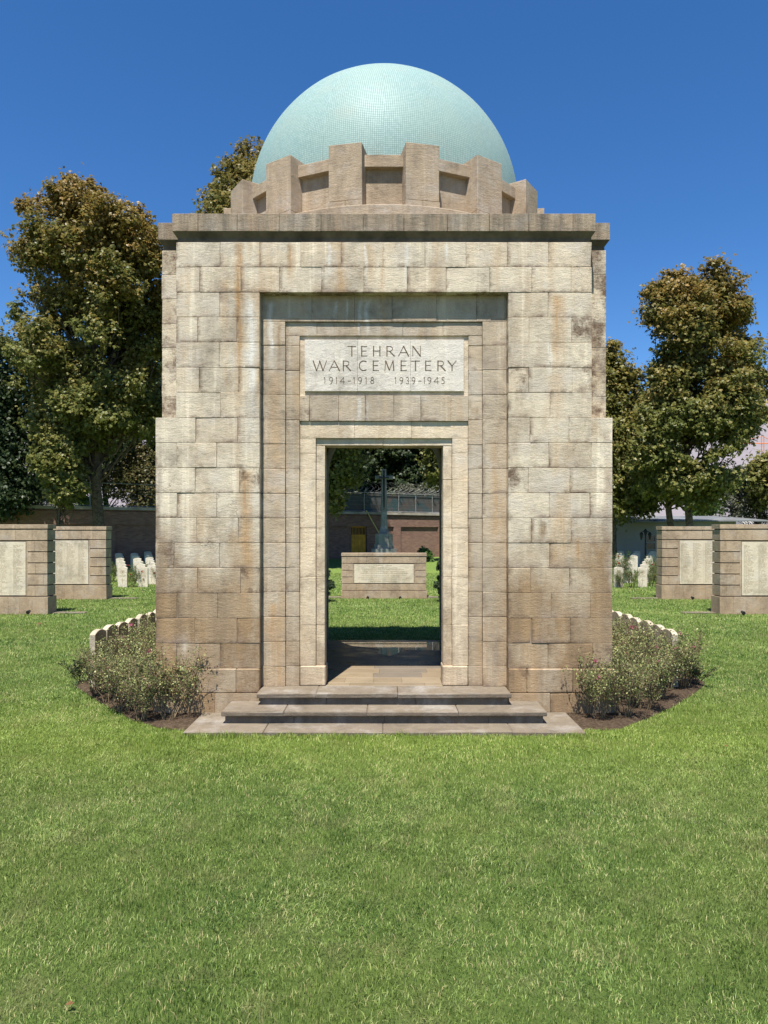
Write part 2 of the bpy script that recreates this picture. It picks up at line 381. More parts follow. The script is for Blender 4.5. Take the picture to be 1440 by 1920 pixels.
# ---------------------------------------------------------------- the pavilion
YF = 8.27; W = 2.66; A = 2.42; YC = YF + W; NT_ = .24
PL = .547; CO = .2919
pav = thing('domed_pavilion', 'weathered sandstone gateway pavilion with pale turquoise mosaic dome and inscribed tablet over its doorway', 'pavilion', (0, YC, 0))
def zk(k): return PL + CO * k
def side_map(side):
    """(u, d, z) -> world; u runs along the wall, d is the depth behind the outermost wall plane"""
    return {'f': lambda u, d, z: (u, YC - W + d, z), 'b': lambda u, d, z: (-u, YC + W - d, z),
            'l': lambda u, d, z: (-W + d, YC - u, z), 'r': lambda u, d, z: (W - d, YC + u, z)}[side]
def wblock(bm, side, u0, u1, d0, d1, z0, z1, gap=.0010, b=.0035, jit=.0010):
    f = side_map(side); dd = random.uniform(-.002, .0025); b = b * random.choice((.7, 1, 1, 1.5)) if b < .01 else b; jit = jit * random.choice((1, 1, 2.4))
    a = f(u0 + gap, d0 + dd, z0 + gap); c = f(u1 - gap, d1, z1 - gap)
    x0, x1 = sorted((a[0], c[0])); y0, y1 = sorted((a[1], c[1]))
    n0 = len(bm.verts); bevel_box(bm, x0, x1, y0, y1, z0 + gap, z1 - gap, b, jit)
    if side == 'f' and random.random() < .25 and z1 - z0 < .35 and d0 < .05:      # a chipped corner
        bm.verts.ensure_lookup_table(); cx = random.choice((x0, x1)); cz = random.choice((z0, z1)); s = random.uniform(.004, .012)
        for v in bm.verts[n0:]:
            if abs(v.co.x - cx) < .014 and abs(v.co.z - cz) < .014 and v.co.y < y0 + .02:
                v.co += Vector(((s if cx == x0 else -s) * random.uniform(.3, 1), random.uniform(.002, .007), (s if cz == z0 else -s) * random.uniform(.3, 1)))
def row(bm, side, u0, u1, z0, z1, d0=0, d1=NT_, step=.4835, off=0.0, jit=.03, minw=.16, **kw):
    """one course of ashlar, joints at multiples of step (+ off)"""
    ks = []
    k0 = math.floor((u0 - off) / step)
    for k in range(k0, k0 + int((u1 - u0) / step) + 3):
        u = off + k * step + random.uniform(-jit, jit)
        if u0 + minw < u < u1 - minw: ks.append(u)
    ks = [u0] + ks + [u1]
    for a, c in zip(ks, ks[1:]): wblock(bm, side, a, c, d0, d1, z0, z1, **kw)
random.seed(11)
bm = bmesh.new()
RW = 1.447
for side in 'flrb':
    for k in range(17):
        z0, z1 = zk(k), zk(k+1); off = 0 if k % 2 == 0 else .242
        half = W if (side in 'fb' and k < 10) else A
        if k == 9 and side in 'fb':
            pass
        if side == 'f' and k < 15:
            row(bm, side, -half, -RW, z0, z1, off=off); row(bm, side, RW, half, z0, z1, off=off)
        elif side == 'b' and k < 13:
            row(bm, side, -half, -1.25, z0, z1, off=off); row(bm, side, 1.25, half, z0, z1, off=off)
        else:
            row(bm, side, -half, half, z0, z1, off=off)
obj('ashlar_walls', bm, M['wall'], pav)
# plinth with a bevelled top
bm = bmesh.new()
e = .025
for side in 'flrb':
    half = W + e if side in 'fb' else A
    segs = [(-half, -RW + .0), (RW, half)] if side == 'f' else ([(-half, -1.25), (1.25, half)] if side == 'b' else [(-half, half)])
    for a, c in segs:
        bm = bmesh.new(); row(bm, side, a, c, .262, PL, d0=-e, off=.24, b=.011)
        row(bm, side, a, c, 0.0, .262, d0=-e, off=0); obj('plinth', bm, M['wall'], pav)
# solid core with dark joints; leaves the room and both doorways open
bm = bmesh.new()
def fb(side, u0, u1, d0, d1, z0, z1):
    f = side_map(side); a = f(u0, d0, z0); c = f(u1, d1, z1)
    box(bm, *sorted((a[0], c[0])), *sorted((a[1], c[1])), z0, z1)
m_ = .009
for s_ in (-1, 1):
    fb('f', *sorted((s_*(RW+.004), s_*(W-m_))), m_, .237, .01, 3.46); fb('f', *sorted((s_*(RW+.004), s_*(A-m_))), m_, .236, 3.461, 5.50)
    fb('b', *sorted((s_*1.255, s_*(W-m_))), m_, .237, .01, 3.46); fb('b', *sorted((s_*1.255, s_*(A-m_))), m_, .236, 3.461, 5.50)
fb('f', -RW, RW, m_, .236, 4.93, 5.50); fb('b', -1.25, 1.25, m_, .236, zk(13)+.004, 5.50)
for q in 'lr': fb(q, -A+.004, A-.004, m_, .237, .01, 5.50)
obj('mortar', bm, M['mortar'], pav)
# inner wall shell round the room
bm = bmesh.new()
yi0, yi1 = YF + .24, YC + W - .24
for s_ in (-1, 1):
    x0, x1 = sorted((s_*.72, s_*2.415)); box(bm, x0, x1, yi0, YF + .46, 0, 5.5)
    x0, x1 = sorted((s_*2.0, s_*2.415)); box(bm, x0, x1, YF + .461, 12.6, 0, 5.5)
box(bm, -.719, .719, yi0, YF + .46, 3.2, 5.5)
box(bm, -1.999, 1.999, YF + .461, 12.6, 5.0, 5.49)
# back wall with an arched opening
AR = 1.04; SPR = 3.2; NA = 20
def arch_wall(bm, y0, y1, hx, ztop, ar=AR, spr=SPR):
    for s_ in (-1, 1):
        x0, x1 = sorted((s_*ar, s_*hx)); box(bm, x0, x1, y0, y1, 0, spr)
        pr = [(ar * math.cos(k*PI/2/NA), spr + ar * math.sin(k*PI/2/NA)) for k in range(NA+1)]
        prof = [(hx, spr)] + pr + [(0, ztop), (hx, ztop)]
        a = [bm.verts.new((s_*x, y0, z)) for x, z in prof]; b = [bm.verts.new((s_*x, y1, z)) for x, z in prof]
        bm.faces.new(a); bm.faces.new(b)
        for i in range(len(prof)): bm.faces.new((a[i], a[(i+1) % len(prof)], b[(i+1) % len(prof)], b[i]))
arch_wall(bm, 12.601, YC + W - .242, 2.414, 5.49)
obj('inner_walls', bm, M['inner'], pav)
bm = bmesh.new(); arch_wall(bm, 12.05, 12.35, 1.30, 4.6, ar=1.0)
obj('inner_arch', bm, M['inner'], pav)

# nested frames of the portal
def frame_rows(bm, x0, x1, d0, d1, zlist, **kw):
    for s_ in (-1, 1):
        for a, c in zip(zlist, zlist[1:]):
            u0, u1 = sorted((s_*x0, s_*x1)); wblock(bm, 'f', u0, u1, d0, d1, a, c, **kw)
kz = [.309, PL - .0] + [zk(k) for k in range(1, 15)]
def upto(z): return [q for q in kz if q < z - .03] + [z]
bm = bmesh.new()
frame_rows(bm, 1.165, RW + .003, .125, .30, upto(4.62), gap=.0015)
row(bm, 'f', -RW - .003, RW + .003, 4.62, 4.93, d0=.125, d1=.30, off=.12)
frame_rows(bm, 1.0, 1.165, .150, .31, upto(4.46), gap=.0015)
row(bm, 'f', -1.165, 1.165, 4.46, 4.62, d0=.150, d1=.31, off=.2)
row(bm, 'f', -1.0, 1.0, 3.45, 3.753, d0=.150, d1=.31, step=.33, off=.12, jit=.02, minw=.1)
obj('portal_frame', bm, M['frame'], pav)
bm = bmesh.new()
tz = [.547, 1.03, 1.6, 2.18, 2.76, 3.05]
frame_rows(bm, .81, 1.0, .175, .33, [q for q in tz if q < 2.9] + [3.07, 3.249], gap=.001)
for a, c in ((-1.0, -.35), (-.35, .33), (.33, 1.0)): wblock(bm, 'f', a, c, .175, .33, 3.249, 3.45, gap=.001)
frame_rows(bm, .706, .81, .205, .46, [q for q in tz if q < 2.9] + [3.165], gap=.001)
for a, c in ((-.81, -.01), (-.01, .81)): wblock(bm, 'f', a, c, .205, .46, 3.165, 3.249, gap=.001)
for s_ in (-1, 1):      # blocks at the feet of the jambs
    u0, u1 = sorted((s_*.695, s_*.999)); wblock(bm, 'f', u0, u1, .158, .45, .309, .546, gap=.001, b=.012)
obj('door_surround', bm, M['trav'], pav)
# tablet recess, surround and tablet
bm = bmesh.new(); box(bm, -1.0, 1.0, YF + .172, YF + .30, 3.753, 4.46); obj('tablet_surround', bm, M['trav'], pav)
bm = bmesh.new()
DT = YF + .145; sT = FP / DT
def tx(x): return (x - 720) / sT
def tzz(y): return EYE + (HZ - y) / sT
for a, c in ((571, 670.4), (670.4, 770), (770, 870)):
    bevel_box(bm, tx(a) + .0008, tx(c) - .0008, DT, DT + .06, tzz(733.6), tzz(637), .003)
tab = obj('inscribed_tablet', bm, M['tablet'], pav)

# cut letters of the inscription, thick and thin strokes in Roman capitals
def arc(cx, cy, rx, ry, a0, a1, n=12):
    return [(cx + rx*math.cos(R(a0 + (a1-a0)*k/n)), cy + ry*math.sin(R(a0 + (a1-a0)*k/n))) for k in range(n+1)]
T_, t_ = .13, .07
GL = {'T': [([(.5, 0), (.5, 1)], T_), ([(0, .97), (1, .97)], t_)],
 'E': [([(.12, 0), (.12, 1)], T_), ([(.12, .97), (.95, .97)], t_), ([(.12, .52), (.85, .52)], t_), ([(.12, .03), (1, .03)], t_)],
 'H': [([(.1, 0), (.1, 1)], T_), ([(.9, 0), (.9, 1)], T_), ([(.1, .52), (.9, .52)], t_)],
 'R': [([(.1, 0), (.1, 1)], T_), ([(.1, .97), (.45, .97)] + arc(.45, .74, .32, .23, 90, -90) + [(.1, .51)], t_), ([(.42, .5), (1, 0)], T_)],
 'A': [([(0, 0), (.5, 1)], t_), ([(.5, 1), (1, 0)], T_), ([(.2, .36), (.8, .36)], t_)],
 'N': [([(.1, 0), (.1, 1)], t_), ([(.1, 1), (.9, 0)], T_), ([(.9, 0), (.9, 1)], t_)],
 'W': [([(0, 1), (.26, 0)], T_), ([(.26, 0), (.52, 1)], t_), ([(.48, 1), (.74, 0)], T_), ([(.74, 0), (1, 1)], t_)],
 'C': [(arc(.6, .5, .55, .48, 52, 308, 20), .1)],
 'M': [([(.06, 0), (.14, 1)], t_), ([(.14, 1), (.5, .05)], T_), ([(.5, .05), (.86, 1)], t_), ([(.86, 1), (.94, 0)], T_)],
 'Y': [([(0, 1), (.5, .48)], T_), ([(.5, .48), (1, 1)], t_), ([(.5, 0), (.5, .48)], T_)],
 '1': [([(.5, 0), (.5, 1), (.1, .86)], .09)],
 '9': [(arc(.5, .7, .4, .28, 0, 360, 18), .08), ([(.9, .7), (.85, .4), (.6, .05), (.3, -.05)], .08)],
 '4': [([(.75, 0), (.75, 1), (0, .3), (1, .3)], .08)],
 '8': [(arc(.5, .76, .33, .22, 0, 360, 16), .08), (arc(.5, .27, .42, .27, 0, 360, 16), .08)],
 '3': [(arc(.45, .75, .38, .24, 150, -90, 12) + arc(.42, .24, .45, .27, 90, -150, 12), .08)],
 '5': [([(.9, .97), (.3, .97), (.22, .58)] + arc(.42, .3, .45, .3, 100, -140, 14), .08)],
 '-': [([(0, .42), (1, .42)], .09)]}
def stroke(bm, pts, w, fx, fz, y):
    P = [Vector((fx(a), 0, fz(b))) for a, b in pts]
    for a, b in zip(P, P[1:]):
        d = (b - a)
        if d.length < 1e-6: continue
        d.normalize(); n = Vector((d.z, 0, -d.x)) * w / 2; a2 = a - d * w * .15; b2 = b + d * w * .15
        q = [a2 + n, b2 + n, b2 - n, a2 - n]
        lo = [bm.verts.new((v.x, y - .0022, v.z)) for v in q]; hi = [bm.verts.new((v.x, y + .001, v.z)) for v in q]
        bm.faces.new(lo); bm.faces.new(hi)
        for i in range(4): bm.faces.new((lo[i], lo[(i+1) % 4], hi[(i+1) % 4], hi[i]))
def write(_, spec, ytop, ybot, k=1.0):
    H = (ybot - ytop) / 4.5 / sT
    for ch, a, b in spec:
        x0, x1 = tx(560 + a / 4.5), tx(560 + b / 4.5); z0 = tzz(620 + ybot / 4.5)
        bm = bmesh.new()
        for pts, w in GL[ch]:
            stroke(bm, pts, w * H * k * .85, lambda u: x0 + u * (x1 - x0), lambda v: z0 + v * H, DT)
        obj('letter' if ch.isalpha() else ('dash' if ch == '-' else 'numeral'), bm, M['letter'], tab)
bm = bmesh.new()
write(bm, [('T',412,485),('E',525,580),('H',625,692),('R',738,808),('A',842,928),('N',955,1035)], 130, 215)
write(bm, [('W',122,235),('A',257,345),('R',370,440),('C',508,575),('E',623,678),('M',722,808),('E',858,912),('T',950,1022),('E',1065,1120),('R',1168,1238),('Y',1258,1330)], 253, 338)
write(bm, [('1',212,230),('9',255,290),('1',312,328),('4',350,390),('-',415,440),('1',460,478),('9',500,535),('1',562,578),('8',605,637),
           ('1',810,827),('9',850,882),('3',905,932),('9',952,985),('-',1010,1035),('1',1053,1070),('9',1085,1120),('4',1142,1182),('5',1203,1233)], 393, 447, 1.1)
bm.free()

# cornice: bevelled neck and fascia, same cross-shaped plan
pc = .037
bm = bmesh.new(); bn = bmesh.new()
for side in 'flrb':
    def cpt(u0, u1, d0, z0, z1, tgt):
        f = side_map(side); a = f(u0, d0, z0); c = f(u1, d0 + .24, z1)
        bevel_box(tgt, *sorted((a[0]+0, c[0])), *sorted((a[1], c[1])), z0, z1, .005, .001)
    half = A + pc
    ks = [-half] + [(-4.5 + q) * .4835 + random.uniform(-.02, .02) for q in range(10)][0:10] + [half]
    ks = sorted(k for k in ks if abs(k) <= half); ks = [ks[0]] + [k for k in ks[1:-1] if abs(k) < half - .12] + [ks[-1]]
    for a, c in zip(ks, ks[1:]): cpt(a + .0015, c - .0015, -pc, 5.62, 5.826, bm)
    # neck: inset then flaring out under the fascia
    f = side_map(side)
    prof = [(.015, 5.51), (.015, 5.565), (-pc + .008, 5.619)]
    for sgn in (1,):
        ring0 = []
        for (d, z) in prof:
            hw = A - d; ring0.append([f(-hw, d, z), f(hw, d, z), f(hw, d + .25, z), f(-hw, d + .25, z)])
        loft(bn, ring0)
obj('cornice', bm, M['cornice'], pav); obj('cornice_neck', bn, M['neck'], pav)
bm = bmesh.new()   # roof slab
a = A - .05; w = W - .05
prism(bm, [(a, -w), (a, -a), (w, -a), (w, a), (a, a), (a, w), (-a, w), (-a, a), (-w, a), (-w, -a), (-a, -a), (-a, -w)], 5.505, 5.80)
bmesh.ops.translate(bm, verts=bm.verts, vec=(0, YC, 0)); obj('roof_slab', bm, M['drum'], pav)
# drum
def ngon(r, n, ph=0): return [(r*math.cos(2*PI*k/n + ph), YC + r*math.sin(2*PI*k/n + ph)) for k in range(n)]
bm = bmesh.new(); loft(bm, [[(x, y, z) for x, y in ngon(r, 96)] for r, z in ((2.5, 5.80), (2.5, 6.02), (2.49, 6.03), (2.0, 6.031))]); obj('ring_course', bm, M['drum'], pav)
ph = R(90 - 11.25); co = 1 / math.cos(R(11.25))
bm = bmesh.new(); loft(bm, [[(x, y, z) for x, y in ngon(r * co, 16, ph)] for r, z in ((2.175, 6.02), (2.175, 6.61))]); obj('drum_wall', bm, M['drum'], pav)
bm = bmesh.new(); loft(bm, [[(x, y, z) for x, y in ngon(r * co, 16, ph)] for r, z in ((2.17, 6.597), (2.245, 6.597), (2.25, 6.602), (2.25, 6.742), (2.245, 6.747), (2.06, 6.80), (1.9, 6.80))]); obj('ring_beam', bm, M['drum'], pav)
for k in range(16):
    an = R(11.25 + 22.5 * k)
    bm = bmesh.new(); bevel_box(bm, -.207, .207, -2.4, -1.95, 6.135, 6.825, .006, .002); bevel_box(bm, -.212, .0, -2.407, -2.0, 6.031, 6.132, .004, .001); bevel_box(bm, .002, .212, -2.407, -2.0, 6.031, 6.132, .004, .001)
    bmesh.ops.rotate(bm, verts=bm.verts, cent=(0, 0, 0), matrix=Matrix.Rotation(an, 3, 'Z')); bmesh.ops.translate(bm, verts=bm.verts, vec=(0, YC, 0))
    obj('pier', bm, M['drum'], pav)
# dome with mosaic laid in 16 gores of square tesserae
t = NT('turquoise_mosaic', .55, .16); uv = t.n('UVMap').outputs[0]; S = t.sep(uv)
ts = .027
def cell(v):
    q = t.math('DIVIDE', v, ts); fl = t.math('FLOOR', q); fr = t.math('SUBTRACT', q, fl); return fl, fr
fu, ru = cell(S[0]); fv, rv = cell(S[1])
eu = t.math('MULTIPLY', t.mapr(t.math('ABSOLUTE', t.math('SUBTRACT', ru, .5)), .40, .47), 1); ev = t.mapr(t.math('ABSOLUTE', t.math('SUBTRACT', rv, .5)), .40, .47)
gro = t.math('MAXIMUM', eu, ev)
cv = t.n('CombineXYZ'); t.l(fu, cv.inputs[0]); t.l(fv, cv.inputs[1])
wnz = t.n('TexWhiteNoise'); t.l(cv.outputs[0], wnz.inputs['Vector'])
p = t.pos(); bign = t.noise(p, 1.6, 5, .6)
tile = t.ramp(wnz.outputs['Value'], [(0, (.225, .345, .33)), (.5, (.25, .37, .352)), (1, (.28, .40, .38))])
tile = t.mix(t.mapr(bign, .4, .7, 0, .5), tile, (.30, .39, .34))
gcol = t.mix(t.mapr(t.noise(p, 2.2, 4), .5, .68), (.10, .14, .125), (.16, .11, .07))
colr = t.mix(t.math('MULTIPLY', gro, .8), tile, gcol)
nr = t.bump(t.math('ADD', t.math('MULTIPLY', gro, -1), t.math('MULTIPLY', wnz.outputs['Value'], .5)), .002, .7)
M['dome'] = t.done(colr, nr, t.math('ADD', t.math('MULTIPLY', gro, .3), .50))
DR = 2.04; DZ = 6.91; NU = 192; NV = 56
me = bpy.data.meshes.new('dome'); V = []; F = []; UV = []
lat0 = math.asin((6.76 - DZ) / DR)
for j in range(NV + 1):
    la = lat0 + (PI/2 - lat0) * j / NV
    for i in range(NU + 1):
        lo = 2*PI*i/NU
        rr = DR * (1 + .0022 * noise.noise((math.cos(lo)*3, math.sin(lo)*3, la*3)))
        V.append((rr*math.cos(la)*math.cos(lo), rr*math.cos(la)*math.sin(lo), DZ + rr*math.sin(la)))
def duv(j, i, g):
    la = lat0 + (PI/2 - lat0) * j / NV; lo = 2*PI*i/NU; lg = 2*PI*(g + .5)/16
    return ((lo - lg) * DR * math.cos(la) + g * 3.6, la * DR + (g * .37 % 1) * .02 + .004 * math.sin(lo * 9))
for j in range(NV):
    for i in range(NU):
        F.append((j*(NU+1)+i, j*(NU+1)+i+1, (j+1)*(NU+1)+i+1, (j+1)*(NU+1)+i)); g = i // (NU // 16)
        UV += [duv(j, i, g), duv(j, i+1, g), duv(j+1, i+1, g), duv(j+1, i, g)]
me.from_pydata(V, [], F); ul = me.uv_layers.new(name='UVMap')
for l_, q in zip(ul.data, UV): l_.uv = q
me.shade_smooth(); me.transform(Matrix.Translation((0, YC, 0))); link('dome', me, M['dome'], pav)

# steps, threshold and floor
def slab_row(bm, x0, x1, y0, y1, z0, z1, step, b=.008, jit=.12):
    ks = [x0]; x = x0 + step * random.uniform(.6, 1)
    while x < x1 - step * .35: ks.append(x); x += step * random.uniform(.85, 1.15)
    ks.append(x1)
    for a, c in zip(ks, ks[1:]): bevel_box(bm, a + .001, c - .001, y0, y1, z0, z1, b, .0035)
bm = bmesh.new(); slab_row(bm, -2.107, 2.107, 7.42, 8.246, -.05, .040, 1.3); obj('base_slab', bm, M['step'], pav)
for hw, y0, y1, z0, z1 in ((1.774, 7.722, 8.246, .04, .175), (1.44, 8.01, 8.44, .175, .308)):
    bm = bmesh.new(); slab_row(bm, -hw, hw, y0, y1, z1 - .050, z1, 1.05, .008); st = obj('step', bm, M['step'], pav)
    bm = bmesh.new(); slab_row(bm, -hw + .035, hw - .035, y0 + .045, y1 - .01, z0 - .02, z1 - .0515, 1.05, .004); obj('riser', bm, M['nosing'], st)
t = NT('interior_floor', .35, .5); isl = t.island(); p = t.pos()
fc = t.ramp(isl, [(0, (.25, .19, .12)), (.45, (.185, .152, .115)), (.7, (.285, .222, .142)), (1, (.17, .142, .11))], 'CONSTANT')
fc = t.mix(t.mapr(t.noise(t.vec(p, (2, 9, 2)), 2, 5), .4, .7, 0, .4), fc, (.22, .18, .13))
M['floor'] = t.done(fc, t.bump(t.noise(p, 30, 4), .001, .4), t.mapr(t.noise(p, 3, 4), .3, .7, .22, .5))
bm = bmesh.new(); y = 8.445; j = 0
while y < 12.45:
    d = .19 if j == 0 else .30; x = -2.0 - (.35 if j % 2 else 0)
    while x < 2.0:
        w_ = random.choice((.35, .62, .62, .9)); a, c = max(x, -1.995), min(x + w_, 1.995)
        if j < 2: a, c = max(a, -.70), min(c, .70)
        if c - a > .04: bevel_box(bm, a + .0008, c - .0008, y + .0008, min(y + d, 12.5) - .0008, .15, .3075, .001)
        x += w_
    y += d; j += 1
for v in bm.verts:      # the back of the floor is laid to fall outwards
    if v.co.y > 10.4: v.co.z -= .027 * (v.co.y - 10.4)
obj('floor_slabs', bm, M['floor'], pav)
bm = bmesh.new(); box(bm, -1.99, 1.99, YF + .17, 12.49, -.02, .24); obj('floor_bed', bm, M['mortar'], pav)
bm = bmesh.new()
for hw, y0, y1, z1 in ((1.03, 12.502, 12.80, .165), (1.03, 12.801, 13.3, .04)): slab_row(bm, -hw, hw, y0, y1, 0, z1, 1.05)
obj('back_steps', bm, M['step'], pav)
# wet film on the floor, falling slightly to the back
t = NT('water_film', .03, .5); t.b.inputs['Transmission Weight'].default_value = 0; t.b.inputs['Specular IOR Level'].default_value = 1.0
M['film'] = t.done((.035, .03, .026), t.bump(t.noise(t.pos(), 5, 3), .0006, .5)); t.b.inputs['IOR'].default_value = 1.6; t.b.inputs['Coat Weight'].default_value = 1; t.b.inputs['Coat Roughness'].default_value = .02
shore = [(640, 1197.5), (660, 1206), (690, 1209), (706, 1213), (712, 1216), (702, 1219), (708, 1223), (722, 1227), (733, 1228), (742, 1224), (752, 1219.5), (763, 1218), (755, 1215.5), (780, 1215), (810, 1215.5), (832, 1216), (832, 1197)]
bm = bmesh.new(); vs = []
for q, w_ in shore:
    D = 1.78 * FP / (w_ - HZ); D = min(D, 12.48); X = (q - 720) * D / FP
    vs.append(bm.verts.new((X, D, .3095 - .027 * (D - 10.4))))
lo = [bm.verts.new((v.co.x, v.co.y, v.co.z - .004)) for v in vs]; bm.faces.new(vs)
for i in range(len(vs)): bm.faces.new((vs[i], vs[(i+1) % len(vs)], lo[(i+1) % len(vs)], lo[i]))
bmesh.ops.triangulate(bm, faces=[f for f in bm.faces if len(f.verts) > 4])
tag(obj('puddle', bm, M['film']), kind='structure')

# ---------------------------------------------------------------- banded memorial walls
def script_lines(bm, x0, x1, zt, zb, y, pitch, hgt, rnd, heads=()):
    """rows of small cut marks where the names are too worn to read at this distance"""
    z = zt; i = 0
    while z > zb:
        L = (x1 - x0) * (rnd.uniform(.55, 1.0) if rnd.random() > .1 else .35); x = x0
        while x < x0 + L - .01:
            w = rnd.uniform(.03, .10); w = min(w, x0 + L - x)
            q = x
            while q < x + w - .004:
                lw = rnd.uniform(.006, .011)
                v = [bm.verts.new(r) for r in ((q, y, z - hgt), (q + lw, y, z - hgt), (q + lw, y, z), (q, y, z))]; bm.faces.new(v); q += lw + .004
            x += w + .018
        z -= pitch; i += 1
def banded_wall(name, label, cat, group, x0, x1, yf, th, H, zb, rows, inset, step, kind):
    """zb: list of band (z0,z1) from the base up; rows = the index range of bands beside the panel"""
    g0 = 0
    root = thing(name, label, cat, ((x0+x1)/2, yf + th/2, g0), group)
    def band(bm, a, c, y0, y1, z0, z1, st, flip=0):
        ks = [a]; k = a + st * (.5 if flip else 1)
        while k < c - .12: ks.append(k + random.uniform(-.05, .05)); k += st
        ks.append(c)
        for p_, q_ in zip(ks, ks[1:]): bevel_box(bm, p_ + .001, q_ - .001, y0, y1, z0, z1, .003, .0008)
    r0, r1 = rows; n = len(zb); pz0, pz1 = zb[r0][0], zb[r1][1]
    bm = bmesh.new(); bc = bmesh.new(); bb = bmesh.new()
    for i, (z0, z1) in enumerate(zb):
        ins = .0
        if i == 0:
            band(bb, x0 - .022, x1 + .022, yf - .022, yf + th + .022, z0, z1, step * .8); continue
        if i == n - 1:
            band(bc, x0 - .015, x1 + .015, yf - .015, yf + th + .015, z0, z1, step * 1.6); continue
        if r0 <= i <= r1:
            band(bm, x0, x0 + inset - .05, yf, yf + th, z0, z1, step * .9, i % 2); band(bm, x1 - inset + .05, x1, yf, yf + th, z0, z1, step * .9, i % 2)
        else:
            band(bm, x0, x1, yf, yf + th, z0, z1, step, i % 2)
    obj('banded_courses', bm, M['bandstone'], root); obj('base', bb, M['bandstone'], root); obj('coping', bc, M['bandstone'], root)
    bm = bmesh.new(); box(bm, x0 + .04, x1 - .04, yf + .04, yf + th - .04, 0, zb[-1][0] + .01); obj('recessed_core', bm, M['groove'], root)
    px0, px1 = x0 + inset, x1 - inset
    bm = bmesh.new()
    for s0, s1 in ((px0 - .05, px0 - .012), (px1 + .012, px1 + .05)): box(bm, s0, s1, yf + .002, yf + .06, pz0, pz1)
    obj('panel_frame', bm, M['bandstone'], root)
    bm = bmesh.new(); W3 = (px1 - px0) / 3
    cuts = [0, .22, .76, 1] if kind == 'names' else [0, 1]
    for k in range(3):
        lc = cuts if k != 2 else [0, .5, 1]
        for u, v in zip(lc, lc[1:]):
            bevel_box(bm, px0 + k*W3 + .001, px0 + (k+1)*W3 - .001, yf - .004, yf + .05, pz0 + (pz1-pz0)*u + .012 * (u == 0) + .001, pz0 + (pz1-pz0)*v - .014 * (v == 1) - .001, .002)
    pan = obj('text_panel', bm, M['wallpanel'], root)
    if kind == 'names':
        rnd = random.Random(int(abs(x0) * 100 + yf)); bm = bmesh.new()
        for k in range(3):
            for h in range(2):
                a = px0 + k*W3 + .05 + h * W3 * .5; script_lines(bm, a, a + W3 * .36, pz1 - .10, pz0 + .08, yf - .0055, .033, .014, rnd)
        obj('carved_names', bm, M['fadedletter'], pan)
    return root, pan, (px0, px1, pz0, pz1)
def bands(base, n, rh, top_course, cop, gap=.026):
    z = [(0, base)]; q = base + gap
    for k in range(n): z.append((q, q + rh - gap)); q += rh
    z.append((q, q + top_course - gap)); q += top_course; z.append((q, q + cop)); return z
random.seed(5)
ZB = bands(.465, 5, .294, .305, .112)
for args in ((8.88, 12.33, 18.76, .46, 'banded stone memorial wall with pale name panels, nearer of the two on the right'),
             (9.04, 12.49, 23.1, .46, 'banded stone memorial wall with pale name panels, farther one on the right beside the white cottage'),
             (-12.34, -8.89, 18.76, .46, 'banded stone memorial wall with pale name panels, nearer of the two on the left edge'),
             (-12.45, -9.04, 23.1, .46, 'banded stone memorial wall with pale name panels, farther one on the left beside the far headstones')):
    x0, x1, yf, th, lb = args
    root, pan, _ = banded_wall('memorial_wall', lb, 'memorial wall', 'walls of names on the lawn', x0, x1, yf, th, 2.375, ZB, (1, 5), .57, .43, 'names')
    sx = 1 if x0 < 0 else -1; ex = x1 if x0 < 0 else x0     # paving strip at the inner end
    bm = bmesh.new(); box(bm, *sorted((ex + sx*.024, ex + sx*.9)), yf + .16, yf + .46, -.02, .028)
    tag(obj('paving_strip', bm, M['step']), kind='structure')
# central wall with the dedication, seen through the doorway
ZA = bands(.262, 5, .222, .0, 0)[:6]
ZA = [(0, .262), (.280, .487), (.505, .706), (.724, .925), (.943, 1.155), (1.175, 1.385), (1.402, 1.50)]
root, pan, (a0, a1, c0, c1) = banded_wall('dedication_wall', 'low banded stone wall with a cream dedication panel, framed in the pavilion doorway', 'memorial wall', None,
    -1.395, 1.395, 23.4, .5, 1.5, ZA, (2, 4), .41, .34, 'text')
def text_mesh(body, size, x, z, y, spacing=1.0, ex=.0006):
    cu = bpy.data.curves.new('txt', 'FONT'); cu.body = body; cu.size = size; cu.align_x = 'CENTER'; cu.extrude = ex; cu.resolution_u = 2
    cu.space_character = spacing
    o = bpy.data.objects.new('txt', cu); C.objects.link(o); dg = bpy.context.evaluated_depsgraph_get()
    me = bpy.data.meshes.new_from_object(o.evaluated_get(dg)); bpy.data.objects.remove(o)
    me.transform(Matrix.Translation((x, y, z)) @ Matrix.Rotation(R(90), 4, 'X')); return me
LN = ['1914-1918      1939-1945', 'IN THIS CEMETERY ARE THE GRAVES', 'OF FIVE HUNDRED AND SIXTY THREE COMMONWEALTH', 'UNITED NATIONS AND OTHERS AND THE NURSING SISTERS',
      'WHO GAVE THEIR LIVES IN IRAN DURING THE TWO WORLD WARS', 'THE NAMES OF THREE THOUSAND FIVE HUNDRED AND NINETY',
      'OF THEIR COMRADES WHO FELL IN IRAN AND IN NEIGHBOURING LANDS', 'DURING THE WAR OF 1914-1918 AND HAVE NO KNOWN GRAVE', 'ARE RECORDED ON THESE MEMORIALS']
ZL = [1058.5+2, 1064.8, 1068.1, 1071.6, 1075.0, 1079.5, 1083.3, 1086.7, 1090]
bm = bmesh.new()
for tx_, yy in zip(LN, ZL):
    me = text_mesh(tx_, .047, 0, EYE + (HZ - yy) / (FP/23.396) - .017, 23.394, 1.08); bm.from_mesh(me); bpy.data.meshes.remove(me)
me = bpy.data.meshes.new('carved_text'); bm.to_mesh(me); bm.free(); link('carved_text', me, M['fadedletter'], pan)
